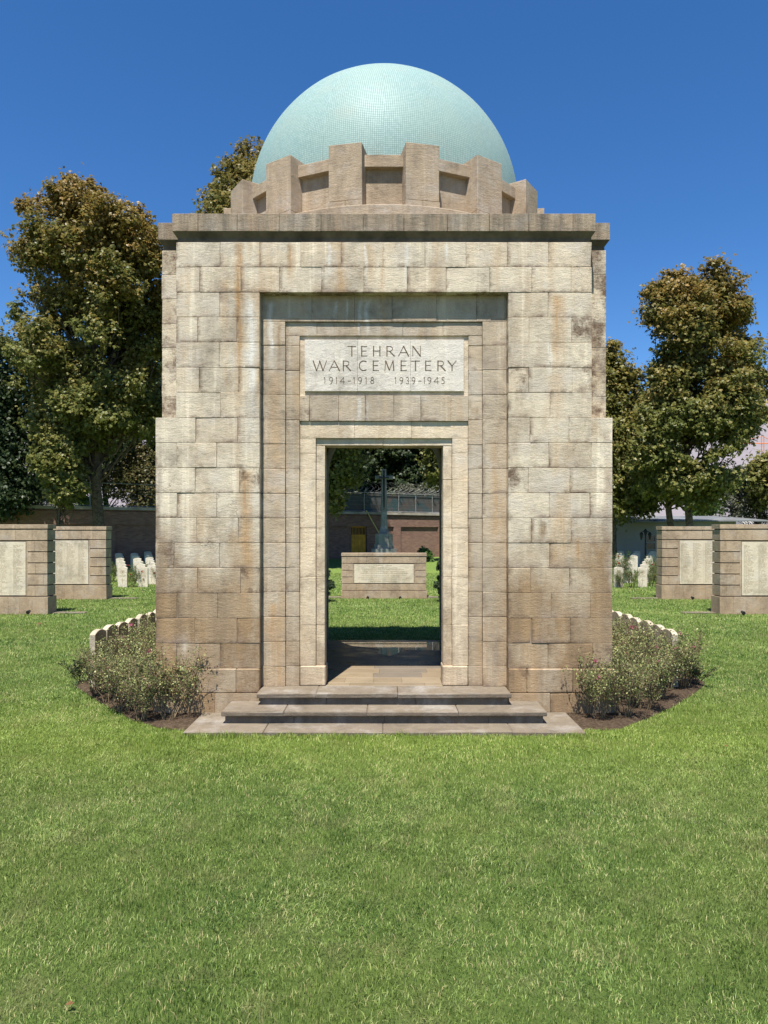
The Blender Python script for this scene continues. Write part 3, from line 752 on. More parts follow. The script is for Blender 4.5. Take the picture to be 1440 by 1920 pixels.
bm = bmesh.new(); box(bm, -2.3, 2.3, 23.55, 23.95, -.02, .03); tag(obj('paving_strip', bm, M['step']), kind='structure')
# black drain heads / lamps on the lawn edge
def spike(x, y, z0, label):
    r = thing('garden_spotlight', label, 'spotlight', (x, y, gz(x, y)), 'small black spotlights at the foot of the walls')
    bm = bmesh.new(); tube(bm, [(x, y, gz(x, y)), (x, y, z0)], .012); obj('spike', bm, M['iron'], r)
    bm = bmesh.new(); tube(bm, [(x - .0, y - .05, z0 + .02), (x, y + .05, z0 + .05)], [.05, .035], 10); obj('lamp_head', bm, M['iron'], r)
spike(-9.78 + .5, 18.55, .06, 'small black spotlight at the foot of the left near memorial wall')
spike(9.37, 18.55, .04, 'small black spotlight at the foot of the right near memorial wall')
spike(9.94, 22.9, .04, 'small black spotlight at the foot of the right far memorial wall')
spike(-.53, 23.2, .02, 'small black spotlight under the dedication wall, left of the pair')
spike(.53, 23.2, .02, 'small black spotlight under the dedication wall, right of the pair')

# ---------------------------------------------------------------- headstones
def head_mesh(name, w=.38, h=.81, th=.078):
    bm = bmesh.new(); n = 10; zz = h - .052
    prof = [(-w/2, -.1), (w/2, -.1)] + [(w/2 - w*k/n, zz + .052 * math.sin(PI * k / n) ** .8) for k in range(n+1)]
    a = [bm.verts.new((x, -th/2, z)) for x, z in prof]; b = [bm.verts.new((x, th/2, z)) for x, z in prof]
    bm.faces.new(a); bm.faces.new(b)
    for i in range(len(prof)): bm.faces.new((a[i], a[(i+1) % len(prof)], b[(i+1) % len(prof)], b[i]))
    bmesh.ops.recalc_face_normals(bm, faces=bm.faces)
    bmesh.ops.bevel(bm, geom=[e for e in bm.edges if e.calc_length() > 0 and abs(e.verts[0].co.y - e.verts[1].co.y) < 1e-6], offset=.004, segments=1, affect='EDGES')
    me = bpy.data.meshes.new(name); bm.to_mesh(me); bm.free(); me.materials.append(M['head']); return me
HM = head_mesh('slab')
bm = bmesh.new(); y = -.0402      # carved badge and cross on the front
def flat(bm, pts): bm.faces.new([bm.verts.new((x, y, z)) for x, z in pts])
for k in range(20):
    a, b = 2*PI*k/20, 2*PI*(k+1)/20
    flat(bm, [(.085*math.cos(a), .60+.085*math.sin(a)), (.085*math.cos(b), .60+.085*math.sin(b)), (.070*math.cos(b), .60+.070*math.sin(b)), (.070*math.cos(a), .60+.070*math.sin(a))])
flat(bm, [(-.035, .57), (.035, .57), (.05, .63), (0, .655), (-.05, .63)])
for z in (.47, .44, .41): flat(bm, [(-.12, z), (.12, z), (.12, z + .009), (-.12, z + .009)])
flat(bm, [(-.008, .12), (.008, .12), (.008, .37), (-.008, .37)]); flat(bm, [(-.07, .285), (.07, .285), (.07, .3), (-.07, .3)])
CM = bpy.data.meshes.new('carving'); bm.to_mesh(CM); bm.free(); CM.materials.append(M['fadedletter'])
ORD = ['nearest', 'second', 'third', 'fourth', 'fifth', 'sixth', 'seventh', 'eighth', 'ninth']
rnd = random.Random(3)
for sgn, nm in ((-1, 'left'), (1, 'right')):
    for k in range(8):
        D = 9.84 + .437 * k
        r = thing('headstone', f'pale arched headstone behind the {nm} rose bushes, {ORD[k]}{"" if k == 0 else " nearest"} the camera in its row', 'headstone', (sgn * 3.96, D, -.01 + rnd.uniform(-.012, .012)), f'headstones in a row along the {nm} side of the pavilion')
        o = bpy.data.objects.new('slab', HM); C.objects.link(o); o.parent = r; o.material_slots[0].link = 'OBJECT'; o.material_slots[0].material = M['head_near']
        o2 = bpy.data.objects.new('carving', CM); C.objects.link(o2); o2.parent = r
        r.rotation_euler = (R(rnd.uniform(-1, 1)), 0, sgn * R(90) + R(rnd.uniform(-2, 2)))
    tag_rows = [(-10.25, 27.9, -14.4, 38.5, 7), (-9.45, 27.9, -13.6, 38.5, 7), (-9.5, 29.1, -12.7, 38.2, 7)] if sgn < 0 else [(9.18, 27.8, 12.8, 38.5, 7), (10.15, 29.6, 13.7, 38.5, 6), (10.1, 27.8, 14.5, 38.3, 7)]
    for ri, (xa, ya, xb, yb, n) in enumerate(tag_rows):
        for k in range(n):
            f = k / (n - 1); x = xa + (xb - xa) * f; y_ = ya + (yb - ya) * f
            r = thing('headstone', f'white headstone in the far {nm} plot, {"first" if k == 0 else ORD[k]} from the front of the {("outer", "middle", "inner")[ri] if sgn < 0 else ("inner", "middle", "outer")[ri]} file', 'headstone', (x, y_, gz(x, y_) - .01), f'white headstones in the far {nm} plot')
            o = bpy.data.objects.new('slab', HM); C.objects.link(o); o.parent = r
            o2 = bpy.data.objects.new('carving', CM); C.objects.link(o2); o2.parent = r
            r.rotation_euler = (0, 0, R(sgn * 6 + rnd.uniform(-2, 2)))

# ---------------------------------------------------------------- stone cross with bronze sword
M['greystone'] = stone('grey_cross_stone', (.20, .205, .19), (.16, .165, .15), (.17, .15, .12), (.09, .09, .08), blockvar=0, tooling=.2, streak=.6, pits=.2)
DC = 38.0; sC = FP / DC
cr = thing('stone_cross', 'tall grey stone cross with a downward bronze sword behind the dedication wall', 'cross', (0, DC, .4))
def zc(y): return EYE + (HZ - y) / sC
def octo(hw, z, y=DC, cut=.3): c = hw * cut; return [(-hw, y-hw+c, z), (-hw+c, y-hw, z), (hw-c, y-hw, z), (hw, y-hw+c, z), (hw, y+hw-c, z), (hw-c, y+hw, z), (-hw+c, y+hw, z), (-hw, y+hw-c, z)]
bm = bmesh.new(); loft(bm, [octo(hw / sC, zc(y)) for y, hw in ((1001, 9.2), (996, 8.6), (990, 7.0), (984, 6.1), (960, 5.7), (930, 5.2), (900.5, 4.7), (900, 4.7), (885, 4.1), (880, 4.0))]); obj('shaft', bm, M['greystone'], cr)
bm = bmesh.new(); zm = zc(895.5)
loft(bm, [[(x, DC - hy, zm - hz + .02), (x, DC - hy, zm + hz - .02), (x, DC - hy + .04, zm + hz), (x, DC + hy - .04, zm + hz), (x, DC + hy, zm + hz - .02), (x, DC + hy, zm - hz + .02), (x, DC + hy - .04, zm - hz), (x, DC - hy + .04, zm - hz)] for x, hy, hz in ((-.475, .115, .115), (-.40, .10, .10), (-.1, .125, .095), (.1, .125, .095), (.40, .10, .10), (.475, .115, .115))])
obj('cross_arms', bm, M['greystone'], cr)
bm = bmesh.new()
for ya, yb, hw in ((1001, 1021, 16.5), (1021, 1028.5, 18.3), (1028.5, 1045, 23.2), (1045, 1053, 31)):
    loft(bm, [octo(hw / sC, zc(yb), cut=.42), octo(hw / sC, zc(ya), cut=.42)])
obj('stepped_base', bm, M['greystone'], cr)
M['bronze'] = plain('dark_bronze', (.03, .028, .024), .45, .5, .6)
sw = bmesh.new(); yS = DC - .165
loft(sw, [[(-w_, yS, z), (0, yS - .03, z), (w_, yS, z), (0, yS + .02, z)] for z, w_ in ((zc(957), .004), (zc(950), .03), (zc(896), .048), (zc(888), .03), (zc(883.5), .045), (zc(882), .01))])
sword = obj('bronze_sword', sw, M['bronze'], cr)
bm = bmesh.new(); box(bm, -.22, .22, yS - .035, yS + .005, zc(897), zc(894.8))
for s_ in (-1, 1): box(bm, *sorted((s_*.20, s_*.25)), yS - .045, yS + .012, zc(898), zc(893.8))
obj('crossguard', bm, M['bronze'], sword)

# ---------------------------------------------------------------- brick boundary wall, fence and gate
WA = Vector((-30, 27.8, 0)); WBd = Vector((1, .62, 0)).normalized(); WL = 66
def wp(u, d=0, z=0):      # along / in front of the wall
    n = Vector((WBd.y, -WBd.x, 0)); q = WA + WBd * u + n * d; return Vector((q.x, q.y, z))
def u_of(xpx):            # wall length where the sight line through a photo column meets it
    k = (xpx - 720) / FP; # x = k*y ; WA.x+u*bx = k*(WA.y+u*by)
    return (k * WA.y - WA.x) / (WBd.x - k * WBd.y)
def wbox(bm, u0, u1, d0, d1, z0, z1):
    c = [wp(u0, d1, z0), wp(u1, d1, z0), wp(u1, d0, z0), wp(u0, d0, z0), wp(u0, d1, z1), wp(u1, d1, z1), wp(u1, d0, z1), wp(u0, d0, z1)]
    v = [bm.verts.new(q) for q in c]
    for f in ((0,1,2,3),(4,5,6,7),(0,1,5,4),(1,2,6,5),(2,3,7,6),(3,0,4,7)): bm.faces.new([v[i] for i in f])
t = NT('brick', .9, .15); p = t.pos(); s_ = t.sep(p)
uu = t.math('ADD', t.math('MULTIPLY', s_[0], WBd.x), t.math('MULTIPLY', s_[1], WBd.y)); cv = t.n('CombineXYZ'); t.l(uu, cv.inputs[0]); t.l(s_[2], cv.inputs[1])
br = t.n('TexBrick'); t.l(cv.outputs[0], br.inputs['Vector']); br.inputs['Scale'].default_value = 1
br.inputs['Brick Width'].default_value = .24; br.inputs['Row Height'].default_value = .075; br.inputs['Mortar Size'].default_value = .010
br.inputs['Color1'].default_value = (.20, .10, .075, 1); br.inputs['Color2'].default_value = (.30, .17, .12, 1); br.inputs['Mortar'].default_value = (.20, .16, .13, 1); br.inputs['Bias'].default_value = -.1
bc_ = t.mix(t.mapr(t.noise(p, 1.5, 5), .45, .7, 0, .5), br.outputs[0], (.16, .10, .085))
M['brick'] = t.done(bc_, t.bump(t.math('MULTIPLY', br.outputs['Fac'], -1), .01, .8))
M['concrete'] = plain('pale_concrete', (.34, .31, .26), .9, .1, var=.2, scale=2)
bw = thing('brick_wall', 'long brown brick boundary wall with pale concrete coping behind the cross', 'wall', wp(30))
ug = u_of(673); ZT = 3.42
gu0, gu1 = u_of(658), u_of(688)
bm = bmesh.new(); wbox(bm, 0, gu0, -.35, 0, -.1, ZT); wbox(bm, gu1, WL, -.35, 0, -.1, ZT); wbox(bm, gu0, gu1, -.35, 0, 2.66, ZT)
k = 0.0
while k < WL - 4:    # proud upper band and piers leave recessed bays
    if not (k - .3 < gu1 and k + .5 > gu0): wbox(bm, k, k + .55, .0005, .10, .2, 2.64)
    k += 3.6
wbox(bm, 0, WL, .0005, .10, 2.645, ZT - .09); 
obj('brickwork', bm, M['brick'], bw)
bm = bmesh.new(); wbox(bm, 0, WL, -.5, .20, ZT, ZT + .16); obj('coping', bm, M['concrete'], bw)
M['yellow'] = plain('yellow_paint', (.55, .26, .015), .45, .4, var=.2, scale=3)
gt = None
bm = bmesh.new(); gw = gu1 - gu0
wbox(bm, gu0 + .06, gu1 - .06, -.12, -.06, .58, 2.12)
for i in range(1, 4): wbox(bm, gu0 + gw * i / 4 - .02, gu0 + gw * i / 4 + .02, -.06, -.045, .6, 2.12)
gt = obj('gate', bm, M['yellow'], bw)
bm = bmesh.new(); nb = 10
for i in range(nb + 1):
    u = gu0 + .06 + (gw - .12) * i / nb; tube(bm, [wp(u, -.09, 2.12), wp(u, -.09, 2.6)], .018, 5)
wbox(bm, gu0 + .04, gu1 - .04, -.11, -.07, 2.58, 2.64)
for i in range(nb):
    u = gu0 + .08 + (gw - .16) * i / (nb - 1); tube(bm, [wp(u, -.09, .5), wp(u, -.09, .58)], .014, 5)
obj('gate_bars', bm, M['yellow'], gt)
bm = bmesh.new(); wbox(bm, gu0, gu1, -.35, -.30, .3, 2.66); obj('gate_recess', bm, M['iron'], bw)
# stay pole leaning from the fence
M['yellowpole'] = plain('pale_yellow_paint', (.62, .52, .16), .5, .3)
ua, ub = u_of(684), u_of(706)
bm = bmesh.new(); tube(bm, [wp(ua, .18, ZT + .25), wp(ub, 1.1, gz(0, 45) + .9)], .035, 6)
for i in range(0): pass
tag(obj('leaning_pole', bm, M['yellowpole']), 'thin yellow pole leaning diagonally from the top of the brick wall near the yellow gate', 'pole')
# fence on the wall
M['galv'] = plain('galvanised_steel', (.25, .255, .25), .5, .5, .3)
t = NT('mesh_screen', .8, .2); p = t.pos(); n = t.noise(p, 1.3, 4)
t.b.inputs['Alpha'].default_value = .82
M['screen'] = t.done(t.ramp(n, [(.35, (.10, .085, .075)), (.5, (.075, .085, .085)), (.62, (.03, .085, .095)), (.75, (.09, .08, .07))]))
fe = thing('wire_fence', 'galvanised fence with razor wire coils on top of the brick wall', 'fence', wp(30, 0, ZT + .16))
bm = bmesh.new()
for h in (.06, 1.25): tube(bm, [wp(5, -.15, ZT + .16 + h), wp(60, -.15, ZT + .16 + h)], .022, 5)
for i in range(1, 5): tube(bm, [wp(5, -.15, ZT + .16 + i * .24), wp(60, -.15, ZT + .16 + i * .24)], .004, 3)
obj('wire_rails', bm, M['galv'], fe)
bm = bmesh.new(); wbox(bm, u_of(650), u_of(845), -.24, -.23, ZT + .2, ZT + 1.35); obj('cloth_screen', bm, M['screen'], fe)
for u in [u_of(q) for q in (88, 130, 170, 625, 685, 750, 782, 813, 842)]:
    bm = bmesh.new(); tube(bm, [wp(u, -.15, ZT + .1), wp(u, -.15, ZT + 1.3), wp(u, .1, ZT + 1.7)], .03, 6); obj('post', bm, M['galv'], fe)
bm = bmesh.new()
def coil(bm, P0, P1, rad, turns, thick):
    n = int(turns * 18); pts = []
    ax = (P1 - P0); 
    for i in range(n + 1):
        a = 2 * PI * turns * i / n; q = P0 + ax * i / n
        pts.append(q + Vector((WBd.y, -WBd.x, 0)) * rad * math.cos(a) + Vector((0, 0, 1)) * rad * math.sin(a) + WBd * .28 * math.cos(a * 2))
    tube(bm, pts, thick, 3)
for a, b in ((30, 58),): coil(bm, wp(a, .0, ZT + 1.78), wp(b, .0, ZT + 1.78), .34, (b - a) / .42, .0075)
obj('razor_wire', bm, M['galv'], fe)

# ---------------------------------------------------------------- white cottage on the right
M['whitewall'] = plain('white_render', (.27, .26, .235), .85, .2, var=.05, scale=1)
t = NT('corrugated_roof', .55, .4); p = t.pos(); wv = t.n('TexWave'); t.l(p, wv.inputs['Vector']); wv.inputs['Scale'].default_value = 2.4
M['roof'] = t.done(t.mix(t.mapr(t.noise(p, .9, 4), .4, .6), (.20, .21, .215), (.14, .145, .15)), t.bump(wv.outputs[0], .03, 1))
DCt = 40.0; sK = FP / DCt
def kx(x): return (x - 720) / sK
def kz_(y): return EYE + (HZ - y) / sK
ct = thing('white_cottage', 'low white rendered cottage with metal roof and small dark window behind the right memorial walls', 'cottage', (kx(1300), DCt + 3, .5))
bm = bmesh.new(); box(bm, kx(1090), kx(1380), DCt, DCt + 6, .2, kz_(974)); 
a = [bm.verts.new(q) for q in ((kx(1190), DCt - .01, kz_(974)), (kx(1236), DCt - .01, kz_(974)), (kx(1190), DCt - .01, kz_(965)))]
box(bm, kx(1088), kx(1193), DCt + .4, DCt + 5.5, kz_(974), kz_(969))
obj('wall', bm, M['whitewall'], ct)
bm = bmesh.new(); loft(bm, [[(kx(1225), DCt - .45, kz_(978)), (kx(1438), DCt - .45, kz_(978)), (kx(1438), DCt - .45, kz_(976)), (kx(1225), DCt - .45, kz_(976))], [(kx(1225), DCt + 5, kz_(966)), (kx(1438), DCt + 5, kz_(966)), (kx(1438), DCt + 5, kz_(963)), (kx(1225), DCt + 5, kz_(963))]])
obj('roof', bm, M['roof'], ct)
bm = bmesh.new(); box(bm, kx(1189), kx(1240), DCt - .9, DCt + .1, kz_(980), kz_(978.3)); obj('canopy', bm, M['whitewall'], ct)
M['glass'] = plain('dark_glass', (.012, .014, .018), .12, .6)
bm = bmesh.new()
x0, x1, z0, z1 = kx(1210), kx(1229), kz_(1032), kz_(1002)
for a_, b_, c_, d_ in ((x0, x1, z0, z0 + .07), (x0, x1, z1 - .07, z1), (x0, x0 + .06, z0 + .07, z1 - .07), (x1 - .06, x1, z0 + .07, z1 - .07), (x0 + .06, x1 - .06, kz_(1017) - .04, kz_(1017) + .04)): box(bm, a_, b_, DCt - .05, DCt + .02, c_, d_)
wn_ = obj('window', bm, M['whitewall'], ct)
bm = bmesh.new(); box(bm, x0 + .06, x1 - .06, DCt - .02, DCt + .01, z0 + .07, kz_(1017) - .04); box(bm, x0 + .06, x1 - .06, DCt - .02, DCt + .01, kz_(1017) + .04, z1 - .07); obj('pane', bm, M['glass'], wn_)
# lamp post with lanterns
DL = 37.0; sL = FP / DL; lx = (1210.5 - 720) / sL
def lz(y): return EYE + (HZ - y) / sL
lp = thing('lamp_post', 'black lamp post with three hanging lanterns in front of the white cottage', 'lamp post', (lx, DL, gz(0, DL)))
bm = bmesh.new(); tube(bm, [(lx, DL, .4), (lx, DL, lz(996))], [.06, .035], 8)
for s_ in (-1, 1): tube(bm, [(lx, DL, lz(1000)), (lx + s_*.13, DL, lz(996)), (lx + s_*.22, DL, lz(999))], .02, 5)
obj('post', bm, M['iron'], lp)
M['lamp_glass'] = plain('lantern_glass', (.10, .11, .12), .2, .5)
for dx, y in ((-.22, 1001), (.0, 995), (.22, 1001)):
    bm = bmesh.new(); q = [(.035, 1012), (.09, 1002.5), (.10, 1002), (.10, 1000.8), (.05, 998.5), (.015, 997)]
    loft(bm, [[(lx + dx + r_ * math.cos(2*PI*k/6), DL + r_ * math.sin(2*PI*k/6), lz(zz + y - 1001)) for k in range(6)] for r_, zz in q]); obj('lantern', bm, M['iron'], lp)

# ---------------------------------------------------------------- far town and crane
t = NT('far_render', .9, .1); M['flat'] = plain('far_render', (.55, .52, .48), .9, .1)
M['farwin'] = plain('far_windows', (.14, .15, .17), .5, .3)
rnd = random.Random(9)
def block(xpx, wpx, ytop, D, lb, cols=5):
    s = FP / D; x0 = (xpx - 720) / s; w = wpx / s; h = EYE + (HZ - ytop) / s
    b = thing('apartment_block', lb, 'building', (x0 + w/2, D + 8, 0), 'apartment blocks below the mountain')
    bm = bmesh.new(); box(bm, x0, x0 + w, D, D + 16, -1, h); box(bm, x0 + w*.3, x0 + w*.6, D + 3, D + 9, h, h + 3); obj('wall', bm, M['flat'], b)
    n = max(2, int(h / 3.3))
    for i in range(n):
        for j in range(cols):
            bm = bmesh.new(); a = x0 + w * (j + .25) / cols; box(bm, a, a + w * .5 / cols, D - .1, D + .2, 3.3 * i + 1, 3.3 * i + 2.7); obj('window', bm, M['farwin'], b)
block(1392, 22, 878, 420, 'cream apartment block far behind the bare shrub at the right edge')
block(1310, 30, 902, 520, 'pale apartment block seen through the trunks of the right plane tree', 6)
block(1200, 26, 905, 560, 'pale apartment block behind the small plane tree beside the cottage')
block(1444, 40, 862, 480, 'tall pale apartment block just beyond the right edge')
block(-60, 74, 790, 500, 'pale tower block glimpsed behind the trees at the left edge', 7)
M['crane'] = plain('orange_paint', (.55, .17, .05), .6, .3)
D = 600; s = FP / D; cx_ = (1430 - 720) / s; ztop = EYE + (HZ - 818) / s
cn = thing('tower_crane', 'orange tower crane against the mountain at the right edge', 'crane', (cx_, D, 0))
bm = bmesh.new()
for dx in (-1, 1): tube(bm, [(cx_ + dx, D, 0), (cx_ + dx, D, ztop)], .3, 4)
z = 0
while z < ztop - 3: tube(bm, [(cx_ - 1, D, z), (cx_ + 1, D, z + 3)], .15, 3); z += 3
obj('mast', bm, M['crane'], cn)
bm = bmesh.new(); tube(bm, [(cx_ - 26, D, ztop - 6), (cx_ + 12, D, ztop - 6)], .45, 4); tube(bm, [(cx_ - 26, D, ztop - 6), (cx_, D, ztop), (cx_ + 12, D, ztop - 6)], .25, 4); obj('jib', bm, M['crane'], cn)

# ---------------------------------------------------------------- foliage
def leaf_mat(name, stops, aged=None, transl=.38, rough=.40):
    t = NT(name, rough, .2); r = t.attr('rnd'); c = t.ramp(r, stops)
    if aged: c = t.mix(t.math('MULTIPLY', t.attr('age'), .8), c, t.ramp(r, aged))
    t.l(c, t.b.inputs['Base Color'])
    tr = t.n('BsdfTranslucent'); g = t.n('Gamma'); t.l(c, g.inputs[0]); g.inputs[1].default_value = .9; t.l(g.outputs[0], tr.inputs[0])
    mx = t.n('MixShader'); mx.inputs[0].default_value = transl; out = t.t.nodes['Material Output']
    t.l(t.b.outputs[0], mx.inputs[1]); t.l(tr.outputs[0], mx.inputs[2]); t.l(mx.outputs[0], out.inputs['Surface']); return t.m
M['leaf_plane'] = leaf_mat('plane_leaf', [(0, (0.081, 0.098, 0.023)), (.4, (0.139, 0.151, 0.036)), (.8, (0.230, 0.223, 0.062)), (1, (0.344, 0.279, 0.107))],
    [(0, (0.126, 0.082, 0.017)), (.5, (0.222, 0.142, 0.030)), (.85, (0.312, 0.185, 0.044)), (1, (0.402, 0.252, 0.089))])
M['leaf_dark'] = leaf_mat('dark_leaf', [(0, (0.025, 0.044, 0.018)), (.6, (0.050, 0.075, 0.030)), (1, (0.112, 0.138, 0.062))])
M['leaf_grey'] = leaf_mat('grey_leaf', [(0, (0.072, 0.084, 0.054)), (.6, (0.120, 0.126, 0.086)), (1, (0.204, 0.198, 0.144))])
M['leaf_bright'] = leaf_mat('bright_leaf', [(0, (.05, .10, .02)), (.6, (.09, .17, .035)), (1, (.16, .24, .06))])
M['leaf_pine'] = leaf_mat('rusty_conifer_leaf', [(0, (0.048, 0.060, 0.024)), (.6, (0.108, 0.102, 0.036)), (1, (0.204, 0.144, 0.060))])
M['leaf_rose'] = leaf_mat('rose_leaf', [(0, (0.071, 0.094, 0.031)), (.35, (0.153, 0.177, 0.061)), (.65, (0.248, 0.266, 0.100)), (.86, (0.389, 0.389, 0.165)), (.94, (0.519, 0.507, 0.248)), (.965, (0.260, 0.106, 0.065)), (1, (0.201, 0.071, 0.053))], transl=.2)
M['petal'] = leaf_mat('pink_petal', [(0, (.42, .10, .15)), (1, (.62, .26, .33))])
M['redpetal'] = leaf_mat('red_petal', [(0, (.45, .01, .02)), (1, (.6, .03, .05))])

def leaf_cloud(P, N, size, rng, lobes=3):
    """pointed-lobe leaves: every lobe a kite from the leaf base"""
    n = len(P); N = N / (np.linalg.norm(N, axis=1, keepdims=True) + 1e-9)
    a = rng.normal(size=(n, 3)); U = np.cross(N, a); U /= np.linalg.norm(U, axis=1, keepdims=True) + 1e-9; Wv = np.cross(N, U)
    sz = size[:, None]; V = []; F = []
    angs = {1: [0], 2: [-.5, .5], 3: [-1.05, 0, 1.05]}[lobes]
    for i, an in enumerate(angs):
        ln = 1.0 if an == 0 else .8; ca, sa = math.cos(an), math.sin(an)
        d = U * ca + Wv * sa; s_ = -U * sa + Wv * ca; wd = .27 if lobes > 1 else .36
        droop = N * (-.22)
        V += [P - U * sz * .25, P + (d * .42 * ln + s_ * wd) * sz - U * sz * .1, P + (d * ln + droop) * sz - U * sz * .1, P + (d * .42 * ln - s_ * wd) * sz - U * sz * .1]
    k = 4 * len(angs); V = np.stack(V, axis=1).reshape(-1, 3)
    b = (np.arange(n) * k)[:, None]
    F = np.concatenate([b + np.array([4*i, 4*i+1, 4*i+2, 4*i+3]) for i in range(len(angs))])
    return V, F, k
def tubes_np(paths, rads, n=5):
    V = []; F = []; c = 0
    for P, r in zip(paths, rads):
        P = np.asarray(P, float); m = len(P); d = np.gradient(P, axis=0); d /= np.linalg.norm(d, axis=1, keepdims=True) + 1e-9
        u = np.cross(d, np.array([.31, .9, .27])); u /= np.linalg.norm(u, axis=1, keepdims=True) + 1e-9; w = np.cross(d, u)
        th = np.arange(n) * 2 * PI / n; r = np.broadcast_to(np.asarray(r, float), (m,))
        ring = P[:, None, :] + r[:, None, None] * (np.cos(th)[None, :, None] * u[:, None, :] + np.sin(th)[None, :, None] * w[:, None, :])
        V.append(ring.reshape(-1, 3)); i = np.arange(m - 1)[:, None] * n + c; j = np.arange(n)[None, :]; j2 = (j + 1) % n
        F.append(np.stack([i + j, i + j2, i + n + j2, i + n + j], axis=-1).reshape(-1, 4)); c += m * n
    return np.concatenate(V), np.concatenate(F)
def curve3(a, b, sag, rng, m=6, wob=.1):
    t = np.linspace(0, 1, m)[:, None]; a = np.asarray(a, float); b = np.asarray(b, float)
    q = a * (1 - t) + b * t; q[:, 2] += sag * np.sin(t[:, 0] * PI); L = np.linalg.norm(b - a)
    q[1:-1] += rng.normal(size=(m - 2, 3)) * wob * L * .3; return q

def tree(name, label, cat, group, D, outline, trunks, mat, seed, ncl=300, per=110, leaf=.2, cr=(.45, 1.2), depth=.9, age=0.0, gap=.0, lobes=3, base=None, up=.5, bark=None, maxdepth=5.0):
    """outline: (photo row, left column, right column) of the crown measured at distance D -> a lumpy solid crown"""
    rng = np.random.default_rng(seed); s = FP / D
    O = sorted([(EYE + (HZ - y) / s, (a - 720) / s, (b - 720) / s) for y, a, b in outline])
    Z = np.array([o[0] for o in O]); XL = np.array([o[1] for o in O]); XR = np.array([o[2] for o in O])
    tx0 = (trunks[0][0] - 720) / s; root = thing(name, label, cat, (tx0, D, gz(0, D)), group)
    zz = np.linspace(Z[0], Z[-1], 200); hw = (np.interp(zz, Z, XR) - np.interp(zz, Z, XL)) / 2
    pr = hw ** 1.6 + .02; pr /= pr.sum(); cl = []; crs = []
    tries = 0
    while len(cl) < ncl and tries < ncl * 12:
        tries += 1
        z = rng.choice(zz, p=pr); l, r = np.interp(z, Z, XL), np.interp(z, Z, XR); c = (l + r) / 2; h = max((r - l) / 2, .15)
        th = rng.uniform(0, 2 * PI); q = rng.uniform(0, 1) ** .42
        rad = rng.uniform(*cr) * min(1, .45 + h / 3.0); hx = max(h - rad * .75, .05); hy = min(max(h * depth - rad * .75, .05), maxdepth)
        x = c + hx * q * math.cos(th); y = D + hy * q * math.sin(th)
        if gap and noise.noise((x * .5, y * .5 + seed, z * .55)) + .35 * noise.noise((x * 1.3, y * 1.3, z * 1.3 + seed)) < -.5 + gap: continue
        cl.append((x, y, z - rad * (.3 + .55 * max(0, (z - Z[0]) / (Z[-1] - Z[0]) - .6) / .4))); crs.append(rad)
    cl = np.array(cl); crs = np.array(crs); n = len(cl)
    # sub-sprays inside every cluster keep it ragged
    ns = 7
    sd_ = rng.normal(size=(n, ns, 3)); sd_ /= np.linalg.norm(sd_, axis=2, keepdims=True); sd_[..., 2] = sd_[..., 2] * .75 + .1
    sub = cl[:, None, :] + sd_ * crs[:, None, None] * rng.uniform(.45, 1.05, size=(n, ns, 1))
    m = per // ns; off = rng.normal(size=(n, ns, m, 3)) * (crs[:, None, None, None] * .26); off[..., 2] *= .75
    P = (sub[:, :, None, :] + off).reshape(-1, 3)
    cc = np.repeat(cl, ns * m, axis=0); N = (P - cc) / (np.linalg.norm(P - cc, axis=1, keepdims=True) + 1e-6) * .55 + rng.normal(size=P.shape) * .55
    N[:, 2] += up; N[:, 1] -= .35
    size = leaf * rng.uniform(.65, 1.25, len(P)); V, F, k = leaf_cloud(P, N, size, rng, lobes)
    clr = np.repeat(rng.uniform(-.16, .16, n), ns * m)
    rnd_ = np.clip(rng.beta(2, 2.4, len(P)) + clr, 0, 1)
    zt = (P[:, 2] - Z[0]) / (Z[-1] - Z[0]); ag = np.clip((zt - .30) * 1.5 + clr * 2 + rng.normal(size=len(P)) * .22, 0, 1) * age
    me = np_mesh('crown', V, [F], {'rnd': np.repeat(rnd_, k), 'age': np.repeat(ag, k)})
    link('crown', me, mat, root)
    # trunk(s), limbs and branches to the clusters
    for ti, (xb, yb, xt, yt, r0) in enumerate(trunks):
        g0 = gz(0, D) - .1; a = np.array([(xb - 720) / s, D + ti * .6, g0]); b = np.array([(xt - 720) / s, D + ti * .3, EYE + (HZ - yt) / s])
        tp = curve3(a, b, 0, rng, 9, .03); tr = np.linspace(r0, r0 * .25, 9); tr[0] *= 1.35
        paths = [tp]; rads = [tr]
        V_, F_ = tubes_np(paths, rads, 10); me = np_mesh('trunk', V_, [F_], smooth=True); tr_o = link('trunk', me, bark or M['bark'], root)
        paths = []; rads = []
        pick = rng.choice(n, size=min(n, 90 if len(trunks) == 1 else 55), replace=False)
        for i in pick:
            c = cl[i]; hz_ = np.clip((c[2] - a[2]) * rng.uniform(.45, .8) + a[2], a[2] + .25 * (b[2] - a[2]), b[2]); f = (hz_ - a[2]) / (b[2] - a[2])
            st = np.array([np.interp(f, np.linspace(0, 1, 9), tp[:, j]) for j in range(3)])
            q = curve3(st, c, -.05 * np.linalg.norm(c - st), rng, 6, .10); paths.append(q); rads.append(np.linspace(max(.02, r0 * .30 * (1 - f * .6)), .012, 6))
        if paths:
            V_, F_ = tubes_np(paths, rads, 4); me = np_mesh('limbs', V_, [F_]); link('limbs', me, bark or M['bark'], root)
    return root

